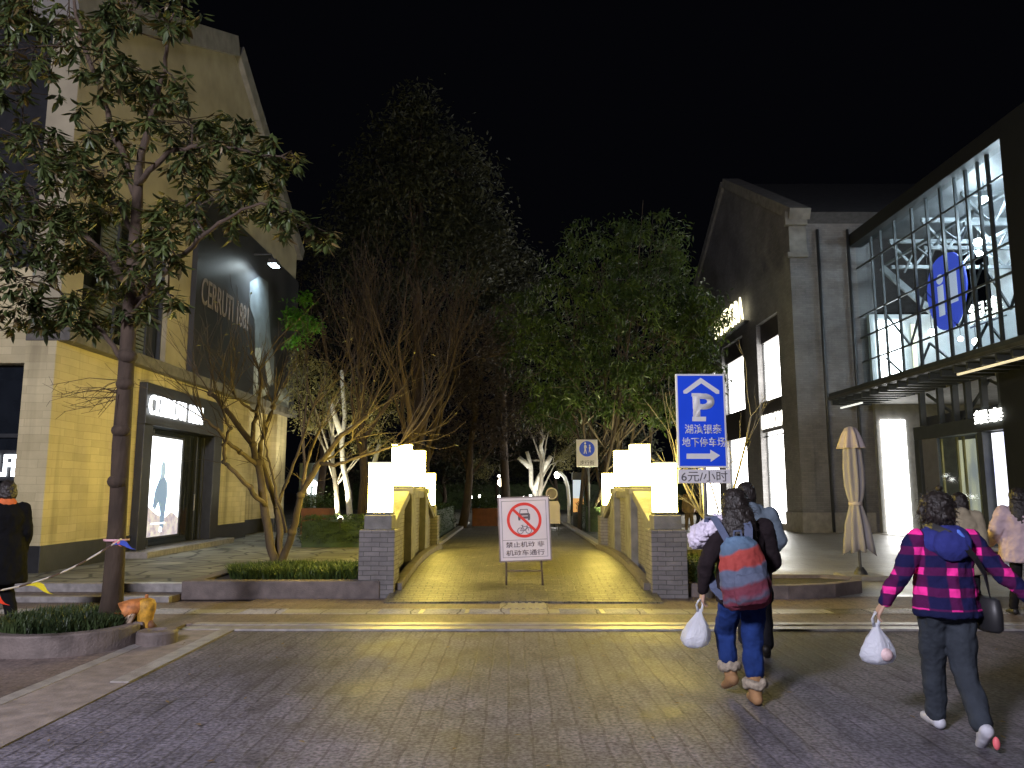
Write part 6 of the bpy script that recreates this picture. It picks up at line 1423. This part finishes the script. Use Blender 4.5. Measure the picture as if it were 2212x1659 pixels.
# the others
M_slate = cloth('slate_jacket', (.13, .165, .205), .2); M_dk = cloth('dark_trousers', (.016, .016, .020)); M_sh = mat('dark_shoe', (.02, .018, .017), .5, .2, 9)
make_person('person in a slate blue hooded jacket just ahead of the striped backpack', (2.40, 7.85, .0), R(-16), 1.70, dict(kneeL=(-.09, .10, .47), ankL=(-.09, .22, .085), ankR=(.09, -.20, .12), pitR=.4, elR=(.27, .02, 1.08), wrR=(.20, .20, .95), shR=(.185, -.01, 1.32), head=(-.03, .02, 1.51)),
    M_slate, M_dk, M_sh, hair_short, .012, dict(hem=.80, e=.05, sleeve=.065, hood=True), dict(r=(.10, .08, .07)), fine=False)
make_person('person with brown hair and a fawn coat walking towards the hall door', (5.50, 9.55, .0), R(-25), 1.60, dict(ankL=(-.09, .18, .085), ankR=(.09, -.18, .11), pitR=.35, head=(0, .03, 1.50)),
    cloth('fawn_coat', (.34, .29, .20)), M_dk, M_sh, hair_mid, .013, dict(hem=.62, e=.06, flare=.03, sleeve=.068, hood=True), {}, fine=False)
make_person('person with a hair bun in dark clothes near the hall door', (6.72, 12.2, .008), R(-20), 1.60, dict(ankL=(-.09, .15, .085), ankR=(.09, -.15, .10)), cloth('plum_coat', (.05, .045, .05)), M_dk, M_sh, hair_bun, .014, dict(hem=.66, e=.045), {}, fine=False)
pP, gP, sP = make_person('person in a pale pink quilted coat with long black hair at the far right', (6.58, 10.1, .0), R(-12), 1.64, dict(ankL=(-.09, .20, .085), ankR=(.10, -.18, .11), pitR=.4, kneeR=(.09, -.03, .46), head=(.0, .02, 1.51), shL=(-.19, 0, 1.32), shR=(.19, 0, 1.32), elL=(-.30, .0, 1.08), wrL=(-.33, .15, .93)),
    cloth('pink_coat', (.50, .38, .40), .12), cloth('black_leggings', (.013, .012, .013)), M_sh, hair_long, .012, dict(hem=.70, e=.085, flare=.05, sleeve=.085, hood=True, disp=.05), dict(r=(.085, .064, .055)), fine=False)
hq = to_world(pP, gP['wrL'] + V(-.02, .08, -.08)); wb = thing('paper_bag', 'square white paper bag held beside the pale pink coat', 'bag', (hq.x, hq.y, hq.z-.34))
b = MB(); b.loft([[(hq.x-.14, hq.y-.06, z), (hq.x+.14, hq.y-.06, z), (hq.x+.14, hq.y+.06, z), (hq.x-.14, hq.y+.06, z)] for z in (hq.z-.34, hq.z-.04)]); b.build('body', mat('paper_white', (.80, .78, .70), .7, .05, 4), wb)
MB().tube([(hq.x-.06, hq.y-.05, hq.z-.05), (hq.x-.03, hq.y-.02, hq.z+.04), (hq.x+.03, hq.y-.02, hq.z+.04), (hq.x+.06, hq.y-.05, hq.z-.05)], .006, 6).build('handle', M_kerb, wb)
pm, gm, sm_ = make_person('person in a long black coat with orange face light painted as a scarf walking past the cream shop', (-5.86, 9.0, .004), R(52), 1.72, dict(ankL=(-.09, .22, .085), ankR=(.09, -.22, .12), pitR=.45, kneeL=(-.09, .14, .47)),
    cloth('jet_coat', (.004, .004, .005)), cloth('jet_trousers', (.004, .004, .005)), M_sh, hair_short, .012, dict(hem=.52, e=.055, flare=.06, sleeve=.068), {}, fine=False)
b = MB(); b.loft([oval((0, .0, 1.37), .11, .10), oval((0, .0, 1.42), .10, .095), oval((0, .0, 1.455), .075, .08)]); fuse(b, 'scarf', mat('orange_facelight', (.60, .14, .04), .9, .2, 9), pm, .012, 3, .015, .06)  # orange light on face and ear put in as a coloured scarf
make_person('person in an ochre coat standing far off behind the right lanterns', (6.92, 30.4, .006), R(150), 1.74, dict(ankL=(-.13, .02, .085), ankR=(.13, -.02, .085)), cloth('ochre_coat', (.22, .15, .06)), cloth('ochre_trousers', (.13, .09, .04)), M_sh, hair_short, .02, dict(hem=.70, e=.05), {}, fine=False)
make_person('person all in black standing far off next to the ochre coat', (7.45, 30.9, .006), R(-160), 1.70, dict(ankL=(-.12, .10, .085), ankR=(.12, -.10, .085)), M_blackc, M_dk, M_sh, hair_mid, .02, dict(hem=.66, e=.05), {}, fine=False)

# fallen leaves and scraps on the paving
rg = random.Random(91); b = MB()
for _ in range(240):
    x, y = rg.uniform(-7, 6), rg.uniform(2.5, 11.8); z = .014 if y < 9.1 and x > EX else .03
    a = rg.uniform(0, 2*PI); l = rg.uniform(.02, .06); d = Vector((math.cos(a), math.sin(a), 0)); s_ = Vector((-d.y, d.x, 0)); p = Vector((x, y, z))
    b.add([p, p+d*l*.5+s_*l*.25+Vector((0, 0, .006)), p+d*l+Vector((0, 0, rg.uniform(0, .012))), p+d*l*.5-s_*l*.25+Vector((0, 0, .004))], [(0, 1, 2), (0, 2, 3)])
tag(b.build('fallen_leaves', leaf_mat('dry_leaf', (.10, .06, .025), (.24, .17, .08), .7, .1, 9)), kind='stuff')
